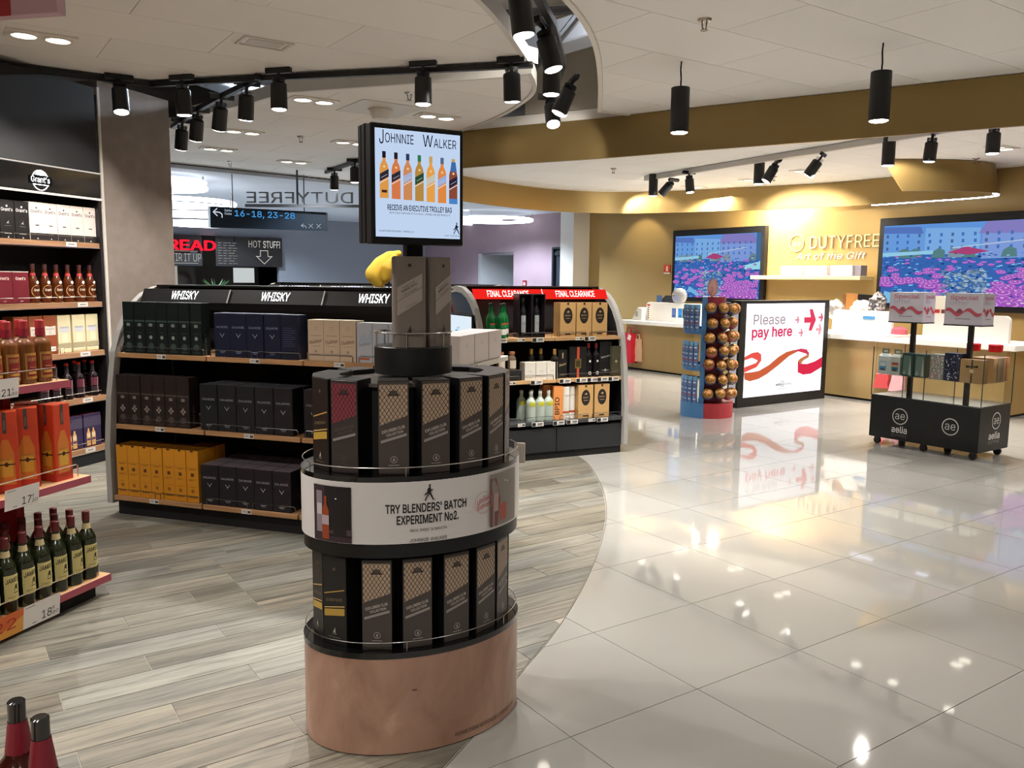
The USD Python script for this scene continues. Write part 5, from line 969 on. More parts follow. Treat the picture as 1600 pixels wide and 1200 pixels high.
# ---------------------------------------------------------------- screens on the gold wall
def tv(name, label, x0, x1, z0, z1, seed):
    R = random.Random(seed); t = thing(name, label, 'screen', (0, 0, 0), CT.deg)
    m = MB(); m.box(x0, x1, 11.46, 11.55, z0, z1, '#0e0e10', b=.006); m.build('frame', 'satin', t)
    a, b, c, d = x0 + .075, x1 - .075, z0 + .08, z1 - .11; w, h = b - a, d - c
    F = Flat(.002, .00008); full = sbox(a, c, b, d)
    def P(pts, col, same=False):
        g = Polygon([(a + u * w, c + v * h) for u, v in pts]).buffer(0).intersection(full)
        if not g.is_empty and g.area > 1e-6: F.poly(g, col, same=same)
    F.grid(a, b, c, d, '#3f6fc0'); P([(0, .66), (1, .6), (1, 1), (0, 1)], '#6aa2ee')
    P([(0, .64), (.25, .64), (.25, .9), (0, .92)], '#74aaf0'); P([(.25, .62), (.55, .62), (.55, .93), (.25, .95)], '#86bbf6'); P([(.56, .56), (.95, .58), (.95, .86), (.56, .88)], '#8aa8ec'); P([(.54, .86), (.97, .84), (.92, .99), (.58, 1.0)], '#9088d0'); P([(0, .9), (.24, .88), (.22, .97), (0, .98)], '#5f80cc'); P([(.95, .6), (1, .6), (1, 1), (.95, 1)], '#4f78a8')
    for r in range(3):
        for k in range(15): u = .02 + k * .062 + R.uniform(-.004, .004); P([(u, .68 + r * .08), (u + .014, .68 + r * .08), (u + .014, .72 + r * .08), (u, .72 + r * .08)], '#4c7cc8' if k % 3 else '#56709c', r + k > 0)
    for k in range(9): u = R.random(); P([(u - .04, .58), (u + .04, .58), (u + .035, .67), (u, .7), (u - .03, .66)], R.choice(['#5f8c90', '#8a9fb0', '#74909c']))
    for k in range(420): u, v = R.random(), R.random() * .64; s = .004 + .012 * (1 - v); P([(u - s, v - s * .6), (u + s, v - s * .4), (u + s * .7, v + s), (u - s * .8, v + s * .7)], R.choice(['#24488c', '#5a9af0', '#3a62a4', '#86c6fa', '#22386c', '#6a8cdc', '#9ad8fc']), k > 0)
    P([(.0, .6), (.3, .63), (.3, .67), (0, .65)], '#a0dcfa'); P([(.38, .64), (.5, .61), (.6, .65), (.48, .71)], '#b84a80'); P([(.8, .5), (1, .57), (1, .45), (.85, .44)], '#a8ecfc'); P([(.4, .69), (.85, .78), (.85, .79), (.4, .7)], '#d0e4f4')
    um = sorted([(R.random(), R.random() ** 1.35 * .6) for _ in range(210)], key=lambda q: -q[1])
    for u, v in um:
        if .38 < u < .6 and v < .4: continue
        if u < .36 - v * .3 and v < .22: continue
        s = .012 + .062 * (1 - v / .64) ** 1.4; el = lambda q, dz=0: [(u + q * s * math.cos(t_), v + dz * s * 12 + q * s * .75 * math.sin(t_)) for t_ in np.arange(10) * math.pi / 5]
        P(el(1.), '#5a50b0'); P(el(.96, .012), '#b45fd4'); P(el(.7, .022), '#dfb4ea'); P(el(.58, .026), '#b45ccc'); P(el(.16, .035), '#f0d8f4')
    for k in range(260): u, v = .37 + R.random() * .24, R.random() * .42; s = .005 + .012 * R.random(); P([(u - s, v), (u, v - s), (u + s, v), (u, v + s * 1.3)], R.choice(['#7c9cbc', '#9fbcd4', '#688aac', '#b0c8d8', '#587a98']), k > 0)
    P([(.2, .12), (.32, .02), (.36, .05), (.22, .18)], '#80c4f4'); P([(.02, .02), (.1, 0), (.14, .1), (.04, .16)], '#8ad0fa')
    F.build('picture', glow(.8), t, at=(0, 11.46, 0)); return t
tv('wall_screen', 'left wall screen showing a market square full of pink parasols', -11.45, -9.32, 1.13, 2.43, 4)
tv('wall_screen', 'right wall screen showing a market square full of pink parasols', -7.26, -4.6, 1.13, 2.43, 9)
sh = thing('wall_shelf', 'pale floating shelf on the gold wall between the two screens', 'shelf', (0, 0, 0), CT.deg)
m = MB(); m.box(-9.38, -7.36, 11.2, 11.55, 1.54, 1.6, '#d9c48a', b=.004); m.build('board', 'satin', sh)
def case(p):
    m = MB(); m.box(-.2, .2, 0, .16, 0, .155, '#cfc8cc', b=.003); m.build('body', 'card', p); F = Flat(); F.ring(0, .08, .02, .003, '#8f8a90'); F.grid(-.03, .03, .035, .045, '#a8a2a8'); F.build('emblem', 'print', p)
k = Kind('gift_case', 'box', case, 'white cases on the wall shelf')
for i, x in enumerate((-8.62, -8.17, -7.72)): k.place(CT(x, 11.26, 1.6), CT.deg + (0, 0, -6)[i], f'flat white gift case on the wall shelf, {["left", "middle", "right"][i]} of three')
m = MB(); m.box(-.05, .05, 0, .16, 0, .155, '#7f7a84', b=.003); t = thing('gift_case', 'narrow grey case at right end of the wall shelf', 'box', CT(-7.45, 11.27, 1.6), CT.deg); m.build('body', 'card', t)
def letters(name, label, text, x, z, h, w, y, col, mat, bold=False, depth=.02, shear=0., mirror=False, fr=CT, loc=(0, 0, 0)):
    t = thing(name, label, 'sign', loc, fr.deg); v0 = text2d(text, bold); k = w / v0[2]; xx = x
    m = meshkit.text_mesh(text, 1., 1., bold); v, f = np.array(m.vertices), np.array(m.faces); v[:, 0] -= v[:, 0].min()
    comps = trimesh.Trimesh(v, f, process=True).split(only_watertight=False)
    for cpt in comps:
        v = np.array(cpt.vertices) * [k, h, depth]; v[:, 0] += shear * v[:, 1]
        if mirror: v[:, 0] = w - v[:, 0]
        ff = np.array(cpt.faces); ff = ff[:, ::-1] if mirror else ff
        q = MB(); q.add(np.stack([v[:, 0] + x, y - v[:, 2], v[:, 1] + z], 1), ff, col); q.build('letter', mat, t)
    return t
t = letters('wall_lettering', 'raised duty free lettering high on the gold wall', 'DUTYFREE', -8.5, 2.03, .19, 1.2, 11.55, '#d9c9a0', 'satin')
m = MB(); a = np.linspace(0, 2 * np.pi, 37)[:-1]; m.tube(np.stack([-8.75 + .13 * np.cos(a), np.full(36, 11.54), 2.12 + .13 * np.sin(a)], 1), .008, '#d9c9a0', 6, closed=True); m.build('emblem_ring', 'satin', t)
F = Flat(.01); F.text('ae', -8.75, 2.07, .1, '#d9c9a0', w=.17); F.build('emblem', 'satin', t, at=(0, 11.55, 0))
letters('wall_lettering', 'white slanted script words on the gold wall below duty free', 'Art of the Gift', -8.75, 1.86, .1, 1.22, 11.55, '#efe6d2', 'satin', shear=.3, depth=.012)
t = thing('fire_sign', 'small red fire extinguisher sign on the gold wall left of screen', 'sign', (0, 0, 0), CT.deg)
m = MB(); m.box(-11.74, -11.58, 11.535, 11.55, 1.66, 1.8, '#d8402f'); m.box(-11.74, -11.58, 11.535, 11.55, 1.63, 1.66, '#e6d8cc'); m.build('plate', 'print', t); F = Flat(.001); F.poly([(-11.68, 1.68), (-11.63, 1.68), (-11.63, 1.76), (-11.655, 1.79), (-11.68, 1.76)], '#f0d8cc'); F.build('symbol', 'print', t, at=(0, 11.535, 0))

# ---------------------------------------------------------------- glass display case on castors
gc = thing('display_case', 'black display case on castors with glass top and round white emblems', 'case', AE(0, 0), AE.deg)
m = MB(); m.box(0, .52, 0, 1.01, .07, .46, '#131416', b=.003); m.build('base_cabinet', 'satin', gc)
for x in (.05, .47):
    for y in (.06, .5, .95):
        m = MB(); m.lathe([(0, -.012), (.032, -.012), (.032, .012), (0, .012)], '#2a2a2c', 12); v = np.vstack(m.v); m.v = [np.stack([v[:, 2] + x, v[:, 0] + y, v[:, 1] + .032], 1)]; m.box(x - .02, x + .02, y - .02, y + .02, .055, .072, '#3a3a3c'); m.build('castor', 'satin', gc)
def pane(x0, x1, y0, y1, z0, z1):
    d = int(np.argmin([x1 - x0, y1 - y0, z1 - z0])); lo, hi = [x0, y0, z0], [x1, y1, z1]; lo[d] = hi[d] = (lo[d] + hi[d]) / 2
    a, b = [i for i in range(3) if i != d]; v = np.array([lo] * 4, float); v[1:3, a] = hi[a]; v[2:4, b] = hi[b]
    m = MB(); m.add(v, [[0, 1, 2, 3]], '#ffffff'); m.build('glass_pane', 'glass', gc)
G4 = .006
pane(0, G4, 0.01, .503, .46, .91); pane(0, G4, .507, 1.0, .46, .91); pane(.514, .52, .01, .503, .46, .91); pane(.514, .52, .507, 1., .46, .91); pane(.0, .52, 0, G4, .46, .91); pane(0, .52, 1.004, 1.01, .46, .91)
pane(.008, .512, .01, .5, .655, .661); pane(.008, .512, .51, 1., .655, .661); pane(.008, .512, .503, .508, .46, .9)
for x, y in ((.0, .505), (.52, .505), (0, 1.01), (.52, 0), (.52, 1.01), (0, 0)):
    m = MB(); m.box(x - .003, x + .003, y - .003, y + .003, .46, .912, '#35443f'); m.build('edge_line', 'satin', gc)
m = MB(); m.box(.004, .516, .004, 1.006, .458, .466, '#3b413d'); m.build('case_floor', 'gloss', gc)
FL = lambda y0: (lambda u, v, o: np.stack([-o, y0 - u, v], 1))
def emblem(F, x, z, s, col='#d6d6d4'): F.ring(x, z, s, s * .13, col); F.text('ae', x, z - s * .36, s * .95, col, w=s * 1.25)
F = Flat(.001); emblem(F, .3, .29, .075); F.text('aelia', .3, .14, .058, '#e6e6e4', True, w=.15); F.text('DUTYFREE', .3, .1, .026, '#6a6a6a', w=.15); emblem(F, .765, .265, .075); F.build('front_print', 'print', gc, fn=FL(1.01))
F = Flat(.001); emblem(F, .28, .33, .075); F.text('aelia', .26, .175, .058, '#e6e6e4', True, w=.19); F.text('DUTYFREE', .26, .135, .026, '#8a8a8a', w=.19); F.build('side_print', 'print', gc)
for i, (x, y, lab) in enumerate([(.16, .73, 'left special offer sign on a black post in the case'), (.14, .2, 'right special offer sign on a black post in the case')]):
    t = thing('offer_sign', lab, 'sign', AE(x, y), AE.deg)
    m = MB(); m.box(-.018, .018, -.018, .018, .466, 1.15, '#141416'); m.build('post', 'satin', t)
    m = MB(); tri = Polygon([(-.13, -.16), (-.13, .13), (.15, -.02), (.05, -.19)]) if False else None
    A, B, C_ = np.array([-.1, .19]), np.array([-.075, -.12]), np.array([.1, -.13])   # visible edges: A-B (wide face) and B-C
    m = MB(); m.prism(Polygon([A, B, C_, (.13, .17)]), 1.15, 1.42, '#d6d3e0'); m.build('sign_body', 'card', t)
    m = MB(); m.prism(Polygon([A, B, C_, (.13, .17)]).buffer(.003), 1.14, 1.15, '#1c1c1e'); m.build('base_plate', 'satin', t)
    for (p, q) in ((A, B), (B, C_)):
        l = np.linalg.norm(q - p); d = (q - p) / l; n = np.array([d[1], -d[0]])
        if np.dot(n, (p + q) / 2) < 0: n = -n
        F = Flat(.0008); F.text('Special', l * .5, 1.365, .034 * min(1, l / .28 + .3), '#c87a96', True, w=l * .74); F.text('offer', l * .38, 1.32, .036 * min(1, l / .28 + .3), '#b9b4cc', w=l * .5)
        t_ = np.linspace(0, 1, 25); up = 1.258 + .022 * np.sin(t_ * 11.5 + .6); wd = .006 + .012 * np.abs(np.sin(t_ * 5.7 + .3))
        F.poly(list(zip(l * (.02 + .96 * t_), up + wd)) + list(zip(l * (.02 + .96 * t_), up - wd))[::-1], '#cc5a6e'); F.poly(list(zip(l * (.3 + .2 * t_), (up + wd)[6:7].repeat(25) * 0 + 1.258 + .03 * np.sin(t_ * 3.1))) + [(l * .5, 1.25), (l * .3, 1.25)], '#9a5a62')
        F.grid(l * .3, l * .7, 1.198, 1.204, '#8a8694'); F.build('offer_print', 'print', t, fn=lambda u, v, o, p=p, d=d, n=n: np.stack([p[0] + d[0] * u + n[0] * o, p[1] + d[1] * u + n[1] * o, v], 1))
# goods in the case: local x across (0 = front glass), y along
def case_box(w, d, h, col, printer=None, fin='card'): return carton(w, d, h, col, printer, fin)
CF = Fr(AE.o[:2], GA - 90)   # fronts facing the front glass: x right = -y of the case
def cpos(x, y, z): return AE(x, y, z)
def pr_mt(c1, c2):
    def f(F, w, h): F.grid(-w * .36, w * .36, h * .2, h * .72, '#8fa0ac'); F.grid(-w * .3, w * .3, h * .56, h * .68, c1); F.grid(-w * .3, w * .3, h * .44, h * .56, '#d0b08a' if c1 != '#c9d4dc' else '#d8dfe2'); F.grid(-w * .3, w * .3, h * .3, h * .44, c2); F.poly([(-w * .3, h * .22), (w * .3, h * .22), (w * .1, h * .32), (-w * .2, h * .3)], '#3a3f44')
    return f
def gable(col, pr):
    def b(p):
        carton(.095, .08, .165, col, pr)(p); m = MB(); v = [(-.0475, 0, .165), (.0475, 0, .165), (.0475, .08, .165), (-.0475, .08, .165), (-.035, .03, .19), (.035, .03, .19), (.035, .05, .19), (-.035, .05, .19)]; q = trimesh.convex.convex_hull(np.array(v)); m.mesh(q, col); m.build('gable_top', 'card', p)
        m = MB(); m.box(-.035, .035, .036, .044, .185, .235, '#8a8a74'); m.box(-.02, .02, .034, .046, .2, .22, '#d9d9cf'); m.build('handle', 'card', p)
    return b
k1, k2 = Kind('gable_carton', 'carton', gable('#ccd4d6', pr_mt('#c9d4dc', '#4f9ac0'))), Kind('gable_carton', 'carton', gable('#c6ccc4', pr_mt('#b8502c', '#2a6a94')))
k1.place(cpos(.03, .93, .661), CF.deg, 'white gable carton with blue print, leftmost in glass case'); k2.place(cpos(.03, .81, .661), CF.deg, 'white gable carton with orange and blue print in glass case')
def pr_grn(F, w, h): F.poly([(-w * .42, h * .08), (w * .3, h * .08), (w * .24, h * .9), (-w * .36, h * .9)], '#5d7570'); F.poly([(w * .1, h * .05), (w * .34, h * .05), (w * .24, h * .92)], '#a9b4ae'); F.poly([(-w * .4, h * .08), (-w * .1, h * .08), (-w * .25, h * .3)], '#8aa09a')
k = Kind('gift_carton', 'carton', carton(.11, .1, .21, '#26483d', pr_grn))
k.place(cpos(.03, .69, .661), CF.deg, 'dark green gift carton with pale print, left one in glass case'); k.place(cpos(.03, .57, .661), CF.deg, 'dark green gift carton with pale print, right one in glass case')
def seq(c):
    R = random.Random(3)
    def f(F, w, h):
        for q in range(110): x, y, s = R.uniform(-w * .45, w * .45), R.uniform(.02 * h, .95 * h), R.uniform(.003, .009); F.disc(x, y, s, R.choice(c), 6) if q == 0 else F.poly([(x - s, y), (x, y - s), (x + s, y), (x, y + s)], R.choice(c), same=True)
    return f
Kind('sequin_bag', 'bag', carton(.125, .1, .22, '#8a8c8c', seq(['#e6e8e8', '#5a5c5e', '#b8baba', '#c98a7a']), fin='foil')).place(cpos(.03, .42, .661), CF.deg, 'silver sequinned gift bag in the middle of glass case')
Kind('sequin_bag', 'bag', carton(.14, .11, .24, '#1a1c38', seq(['#3a4470', '#6a74a0', '#23264a', '#c9cce0']), fin='foil')).place(cpos(.03, .285, .661), CF.deg, 'navy sequinned gift bag beside the silver one in case')
def pr_bow(F, w, h): F.grid(-.006, .006, 0, h, '#1d1a18'); F.poly([(-.05, h * .74), (0, h * .7), (.05, h * .76), (.05, h * .66), (0, h * .68), (-.05, h * .63)], '#191614'); F.disc(0, h * .5, .02, '#d8c7a4', 10); F.disc(0, h * .38, .012, '#8a5a34', 8)
Kind('kraft_box', 'box', carton(.2, .078, .2, '#b08d5e', pr_bow)).place(cpos(.03, .115, .661), CF.deg, 'kraft gift box with black bow at right of glass case')
for i, (x, c) in enumerate([(.225, '#d8b68c'), (.29, '#c9a67c'), (.335, '#8f8f94'), (.385, '#cfa06c'), (.44, '#c98f6c')]): Kind('kraft_box', 'box', carton(.045 if i else .06, .18, .21, c)).place(cpos(x, .016, .661), AE.deg, f'upright tan gift box in right end of glass case, {ORD[i]} of five')
def tin(p): m = MB(); m.lathe([(0, 0), (.055, 0), (.057, .003), (.057, .05), (.055, .053), (0, .053)], '#d6222c', 20); m.build('body', 'gloss', p, smooth=40); m = MB(); m.lathe([(.058, .05), (.058, .062), (.05, .066), (0, .066)], '#e0343c', 20); m.build('lid', 'gloss', p, smooth=40)
k = Kind('round_tin', 'tin', tin)
for i, (x, y) in enumerate(((.4, .3), (.42, .12))): k.place(cpos(x, y, .91), 0, f'round red tin on the glass case top, {["left", "right"][i]} of two')
put('sun_hat', 'pink and cream soft hat on the desk seen behind the glass case', 'hat', -5.95, 9.95, .835, [('brim', 'matte', MB().lathe([(0, .0), (.16, .0), (.17, .01), (.1, .03), (0, .03)], '#d8b8a8', 18), 40), ('crown', 'matte', MB().lathe([(.1, .03), (.09, .09), (.05, .12), (0, .125)], '#c25a6a', 16), 40)])
# trolley at the right edge
tr = thing('luggage_trolley', 'silver wire luggage trolley cut off by the right edge', 'trolley', (6.12, 8.95, 0), -34)
for q, (z, r) in enumerate([(.52, .012), (.45, .008), (.38, .006), (.31, .006), (.25, .008)]):
    m = MB(); m.tube([(-.45, 0, z), (.4, 0, z), (.4, .45, z), (-.45, .45, z), (-.45, 0, z)], r, '#c4c6c8', 6); m.build('basket_rail', 'metal', tr)
m = MB()
for q in range(11): m.tube([(-.45 + .085 * q, 0, .25), (-.45 + .085 * q, 0, .52)], .004, '#c4c6c8', 5)
m.build('basket_wires', 'metal', tr); m = MB(); m.box(-.45, .1, -.012, .012, .51, .55, '#d8402f', b=.004); m.build('handle', 'satin', tr)
for x in (-.35, .3):
    m = MB(); m.tube([(x, .0, .25), (x - .02, 0, .12)], .014, '#b9bbbd', 6); m.build('leg', 'metal', tr)
    m = MB(); a = np.linspace(0, 2 * np.pi, 25)[:-1]; m.tube(np.stack([x - .03 + .065 * np.cos(a), np.full(24, 0.), .085 + .065 * np.sin(a)], 1), .018, '#2a2a2c', 8, closed=True); m.build('wheel', 'satin', tr)
    m = MB(); m.box(x - .05, x - .01, -.008, .008, .06, .11, '#c9cbcc'); m.build('hub', 'metal', tr)
# ---------------------------------------------------------------- spotlights, pendants and ceiling fittings
def spot_head(p):
    m = MB(); m.box(-.1, .1, -.018, .018, .16, .2, '#141415', b=.003); m.build('track_adapter', 'satin', p)
    m = MB(); m.tube([(0, 0, .17), (0, 0, .1)], .012, '#141415', 8); m.build('stem', 'satin', p)
    m = MB(); m.lathe([(0, .1), (.04, .1), (.058, .085), (.06, -.085), (.057, -.09), (0, -.09)], '#151516', 20); m.build('housing', 'satin', p, smooth=35)
    for q in range(4):
        m = MB(); m.lathe([(.03, .105 + q * .008), (.046, .105 + q * .008), (.046, .108 + q * .008), (.03, .108 + q * .008)], '#1b1b1c', 14); m.build('cooling_fin', 'satin', p)
    m = MB(); m.lathe([(0, -.09), (.053, -.09), (.053, -.093), (.04, -.1), (0, -.103)], '#fff6e8', 18); m.build('lens', glow(6), p)
ksp = Kind('track_spotlight', 'spotlight', spot_head)
def track(pts, label):
    t = thing('light_track', label, 'track'); m = MB(); p = [np.array([x, y, 2.965]) for x, y in pts]
    for a, b in zip(p[:-1], p[1:]):
        d = (b - a)[:2]; l = np.linalg.norm(d); n = np.array([-d[1], d[0]]) / l * .02
        m.prism(Polygon([a[:2] + n, b[:2] + n, b[:2] - n, a[:2] - n]), 2.95, 2.99, '#151516')
    m.build('rail', 'satin', t); return t
track([(-4.2, 5.78), (-2.82, 6.74), (-2.4, 6.62), (.12, 6.02)], 'black light track along the near ceiling edge, running left to right')
track([(-1.9, 6.45), (-2.08, 6.72), (-2.45, 7.2), (-2.85, 7.75), (-3.4, 8.6)], 'black light track running away above the left wall panel')
track([(-.02, 4.0), (.22, 5.1), (.33, 6.0), (.3, 7.05)], 'black light track inside the curved ceiling gap at top')
track([(-2.65, 12.1), (-1.8, 10.6)], 'short black light track behind the screen of the oval display')
SP = []   # (label, position of head, tilt, turn)
for (x, y, lab, tl, rz) in [(-1.71, 6.3, 'spotlight on near track, first right of the ceiling corner', 0, -15), (-.64, 6.07, 'spotlight on near track, left of the oval display screen top', 0, -15), (-.02, 5.95, 'spotlight on near track, rightmost before the curved gap', 8, -15), (-2.95, 6.5, 'unlit-looking spotlight in front of the taupe wall panel top', -14, 30), (-2.5, 6.55, 'spotlight at the ceiling corner beside the taupe wall panel', 4, -15), (-2.08, 6.72, 'nearest spotlight on the track running away, top right one', 14, 33), (-2.45, 7.2, 'second spotlight on the track running away', 20, 38), (-2.85, 7.75, 'third spotlight on the track running away', 20, 38), (-3.2, 8.3, 'farthest spotlight on the track running away, lowest left', 18, 38),
                         (.03, 4.38, 'topmost spotlight in the curved ceiling gap, at frame top', -8, 80), (.2, 5.08, 'second spotlight from the top in the curved ceiling gap', -16, 70), (.24, 5.72, 'third spotlight from the top in the curved ceiling gap', 0, 80), (.36, 6.4, 'fourth spotlight from top in curved gap, tilted right', 24, 100), (.3, 6.9, 'lowest spotlight in curved gap, lighting the gold fascia', 30, 190), (-2.48, 11.85, 'left spotlight of the pair left of the display screen', 12, 20), (-2.03, 10.95, 'right spotlight of the pair left of the display screen', 0, 20)]:
    ksp.place((x, y, 2.8), rz, lab, tilt=tl)
rt = thing('light_track', 'pale grey light track under the ceiling inside the gold fascia', 'track')
m = MB(); a, b = np.array([1.9, 12.4]), np.array([4.75, 7.1]); d = (b - a) / np.linalg.norm(b - a); n = np.array([-d[1], d[0]]) * .03; m.prism(Polygon([a + n, b + n, b - n, a - n]), 2.93, 2.995, '#c9c4bc'); m.build('rail', 'satin', rt)
for (x, y, lab, tl, rz) in [(2.12, 11.98, 'round spotlight at far left end of the pale track', 50, 40), (2.36, 11.52, 'lit spotlight near left end of pale track, lighting gold fascia', -10, 25), (3.05, 10.25, 'spotlight tilted left, middle of the pale track', 30, 90), (3.36, 9.68, 'spotlight tilted forward, right of middle of the pale track', 35, 60), (4.05, 8.4, 'lit spotlight pointing down, right part of the pale track', 4, 60), (4.35, 7.85, 'lit spotlight at far right of the pale track', 0, 60)]:
    ksp.place((x, y, 2.77), rz, lab, tilt=tl)
def box_lamp(p):
    m = MB(); m.lathe([(0, .3), (.062, .3), (.064, .297), (.064, .002), (.062, 0), (0, 0)], '#141415', 22); m.build('housing', 'satin', p, smooth=35)
    m = MB(); m.lathe([(0, 0), (.058, 0), (.058, -.004), (.045, -.01), (0, -.013)], '#fff6e8', 18); m.build('lens', glow(6), p)
def pendant(p): 
    box_lamp(p); m = MB(); m.lathe([(0, -.0), (.03, -.0)], '#d8d4ce', 10); c = MB(); c.tube([(0, 0, .3), (.002, 0, .36), (-.003, 0, .42), (.0, 0, .475)], .005, '#1a1716', 6); c.build('cable', 'matte', p)
kpe = Kind('pendant_lamp', 'lamp', pendant)
kpe.place((1.145, 6.015, 2.525), 0, 'black cylinder pendant lamp on a short cable, left one'); kpe.place((2.317, 5.517, 2.525), 0, 'black cylinder pendant lamp on a short cable, right one')
kcy = Kind('cylinder_lamp', 'lamp', box_lamp)
for x, y, lab in [(1.98, 12.2, 'black cylinder ceiling lamp far left inside the gold fascia'), (3.02, 10.6, 'black cylinder ceiling lamp in the middle inside gold fascia'), (3.84, 8.85, 'black cylinder ceiling lamp above the gold loop')]: kcy.place((x, y, 2.7), 0, lab)
def dl(p):
    m = MB(); m.prism(sbox(-.2, -.1, .2, .1), -.012, -.001, '#ece6dc'); m.build('plate', 'satin', p)
    for x in (-.095, .095):
        m = MB(); m.lathe([(.085, -.012), (.085, -.02), (.072, -.02), (.07, -.012)], '#e8e2d8', 20, c=(x, 0, 0)); m.build('bezel', 'satin', p, smooth=40)
        m = MB(); m.lathe([(0, -.0135), (.071, -.0135), (.071, -.0165), (0, -.0165)][::-1], '#fff4e2', 20, c=(x, 0, 0)); m.build('lamp_disc', glow(5), p)
kdl = Kind('twin_downlight', 'ceiling light', dl)
for x, y, rz, lab in [(-3.0, 5.54, GA, 'twin downlight at upper left of the near ceiling'), (-1.62, 5.68, GA, 'pale unlit-looking twin downlight plate') if False else (-1.71, 7.38, GA, 'twin downlight beyond the near track, above the whisky gondola'), (-.72, 8.05, GA, 'twin downlight above the display screen top'), (-2.82, 8.98, GA, 'twin downlight nearest the left wall on the second ceiling'), (-1.82, 9.62, GA, 'twin downlight half hidden by the display screen'), (-2.87, 11.22, GA, 'farthest twin downlight of the second ceiling, right one'), (-3.5, 10.2, GA, 'twin downlight near the far left ceiling edge'), (3.54, 12.75, GA, 'twin downlight inside gold fascia, centre left'), (3.94, 11.68, GA, 'twin downlight inside gold fascia, centre right'), (5.38, 9.53, GA, 'twin downlight inside gold fascia at far right'), (2.87, 13.67, GA, 'twin downlight inside gold fascia at far left')]:
    kdl.place((x, y, ZC), rz, lab)
t = thing('access_hatch', 'square white recessed panel in the near ceiling, unlit', 'vent', (-1.62, 5.66, ZC), GA)
m = MB(); m.prism(sbox(-.16, -.11, .16, .11).difference(sbox(-.14, -.09, .14, .09)), -.008, 0, '#d8d2c8'); m.build('frame', 'satin', t); m = MB(); m.box(-.11, .11, -.06, .06, -.004, 0, '#c9c3b9'); m.build('insert', 'satin', t)
def spr(p):
    m = MB(); m.lathe([(0, 0), (.042, 0), (.036, -.012), (0, -.014)][::-1], '#cfc9bf', 16); m.build('rose', 'metal', p, smooth=40)
    m = MB(); m.tube([(-.016, 0, -.012), (-.012, 0, -.05), (0, 0, -.06), (.012, 0, -.05), (.016, 0, -.012)], .004, '#8a7f70', 6); m.build('frame', 'metal', p); m = MB(); m.lathe([(0, -.062), (.022, -.06), (.022, -.065), (0, -.065)], '#9a8f80', 12); m.build('deflector', 'metal', p)
k = Kind('sprinkler', 'sprinkler', spr)
for x, y, lab in [(1.09, 5.07, 'sprinkler head in the right ceiling near the top edge'), (-2.29, 9.26, 'sprinkler head in the second ceiling above the whisky gondola'), (1.34, 11.61, 'sprinkler head inside the gold fascia at left'), (3.72, 12.3, 'sprinkler head above the far gold fascia'), (5.55, 10.36, 'sprinkler head above the gold loop'), (-.86, 7.08, 'sprinkler head beside the middle near-track spotlight'), (-3.73, 11.3, 'sprinkler head near the far left edge of the ceiling')]: k.place((x, y, ZC), 20, lab)
t = thing('speaker_dome', 'white ceiling loudspeaker dome on a square plate behind the screen', 'loudspeaker', (-1.2, 7.75, ZC), GA)
m = MB(); m.prism(sbox(-.3, -.3, .3, .3), -.006, 0, '#d6d0c6'); m.build('plate', 'satin', t); m = MB(); m.lathe([(.11, -.006), (.11, -.02), (.1, -.02), (.09, -.05), (.07, -.09), (0, -.1)][::-1], '#e0dad0', 22); m.build('dome', 'satin', t, smooth=40)

# ---------------------------------------------------------------- hall beyond the shop
def ring_lamp(R):
    def b(p):
        m = MB(); a = np.linspace(0, 2 * np.pi, 49)[:-1]; m.tube(np.stack([R * np.cos(a), R * np.sin(a), np.zeros(48)], 1), .038, '#f2f8ff', 10, closed=True); m.build('glowing_tube', glow(2.6), p, smooth=True)
        for q in range(3): m = MB(); m.tube([(R * math.cos(q * 2.09), R * math.sin(q * 2.09), .03), (R * math.cos(q * 2.09), R * math.sin(q * 2.09), .16)], .005, '#9a9a9a', 5); m.build('hanger', 'metal', p)
    return b
k = Kind('ring_lamp', 'lamp', ring_lamp(.85)); k2 = Kind('ring_lamp', 'lamp', ring_lamp(.5))
k.place((-.45, 18.6, 2.78), 0, 'glowing white ring lamp right of the display screen'); k.place((-1.1, 20.4, 2.86), 0, 'second, farther glowing ring lamp right of the display screen edge')
for x, y, z, lab in [(-5.2, 13.2, 2.62, 'large glowing ring lamp beside the grey wall panel, upper'), (-5.15, 13.0, 2.52, 'large glowing ring lamp beside the grey wall panel, second'), (-5.3, 14.0, 2.43, 'large glowing ring lamp above the gate sign, lowest wide one')]: k.place((x, y, z), 0, lab)
for x, y, z, lab in [(-5.0, 12.4, 2.85, 'small glowing ring lamp high beside the grey wall panel'), (-4.95, 12.3, 2.76, 'small glowing ring lamp below the highest one'), (-4.95, 13.6, 2.33, 'small glowing ring lamp left of the gate sign')]: k2.place((x, y, z), 0, lab)
SG = Fr((-4.262, 12.0), 0)
gs = thing('gate_sign', 'dark blue hanging sign with gate numbers and white arrow', 'sign', SG(0, 0, 0), 2.0)
m = MB(); m.slab(Polygon([(0, 2.185), (1.62, 2.15), (1.62, 2.41), (0, 2.475)]), 0, .12, '#1c2c3e'); m.build('board', 'satin', gs); m = MB(); m.slab(Polygon([(-.03, 2.185), (0, 2.185), (0, 2.475), (-.03, 2.478)]), 0, .12, '#b9cbd8'); m.build('lit_end', glow(.8), gs)
F = Flat(.002); sh_ = -.035
F.text('16-18, 23-28', .34, 2.345, .082, '#4aa0e6', True, anchor='l', w=.84, shear=sh_); F.text('Salle', .2, 2.41, .03, '#c9dcec', anchor='l', w=.1, shear=sh_); F.text('Gate', .2, 2.365, .03, '#c9dcec', anchor='l', w=.1, shear=sh_)
F.line([(.05, 2.4), (.13, 2.395), (.165, 2.37), (.165, 2.32)], .016, '#d9e6f0'); F.line([(.1, 2.45), (.045, 2.4), (.1, 2.345)], .016, '#d9e6f0')
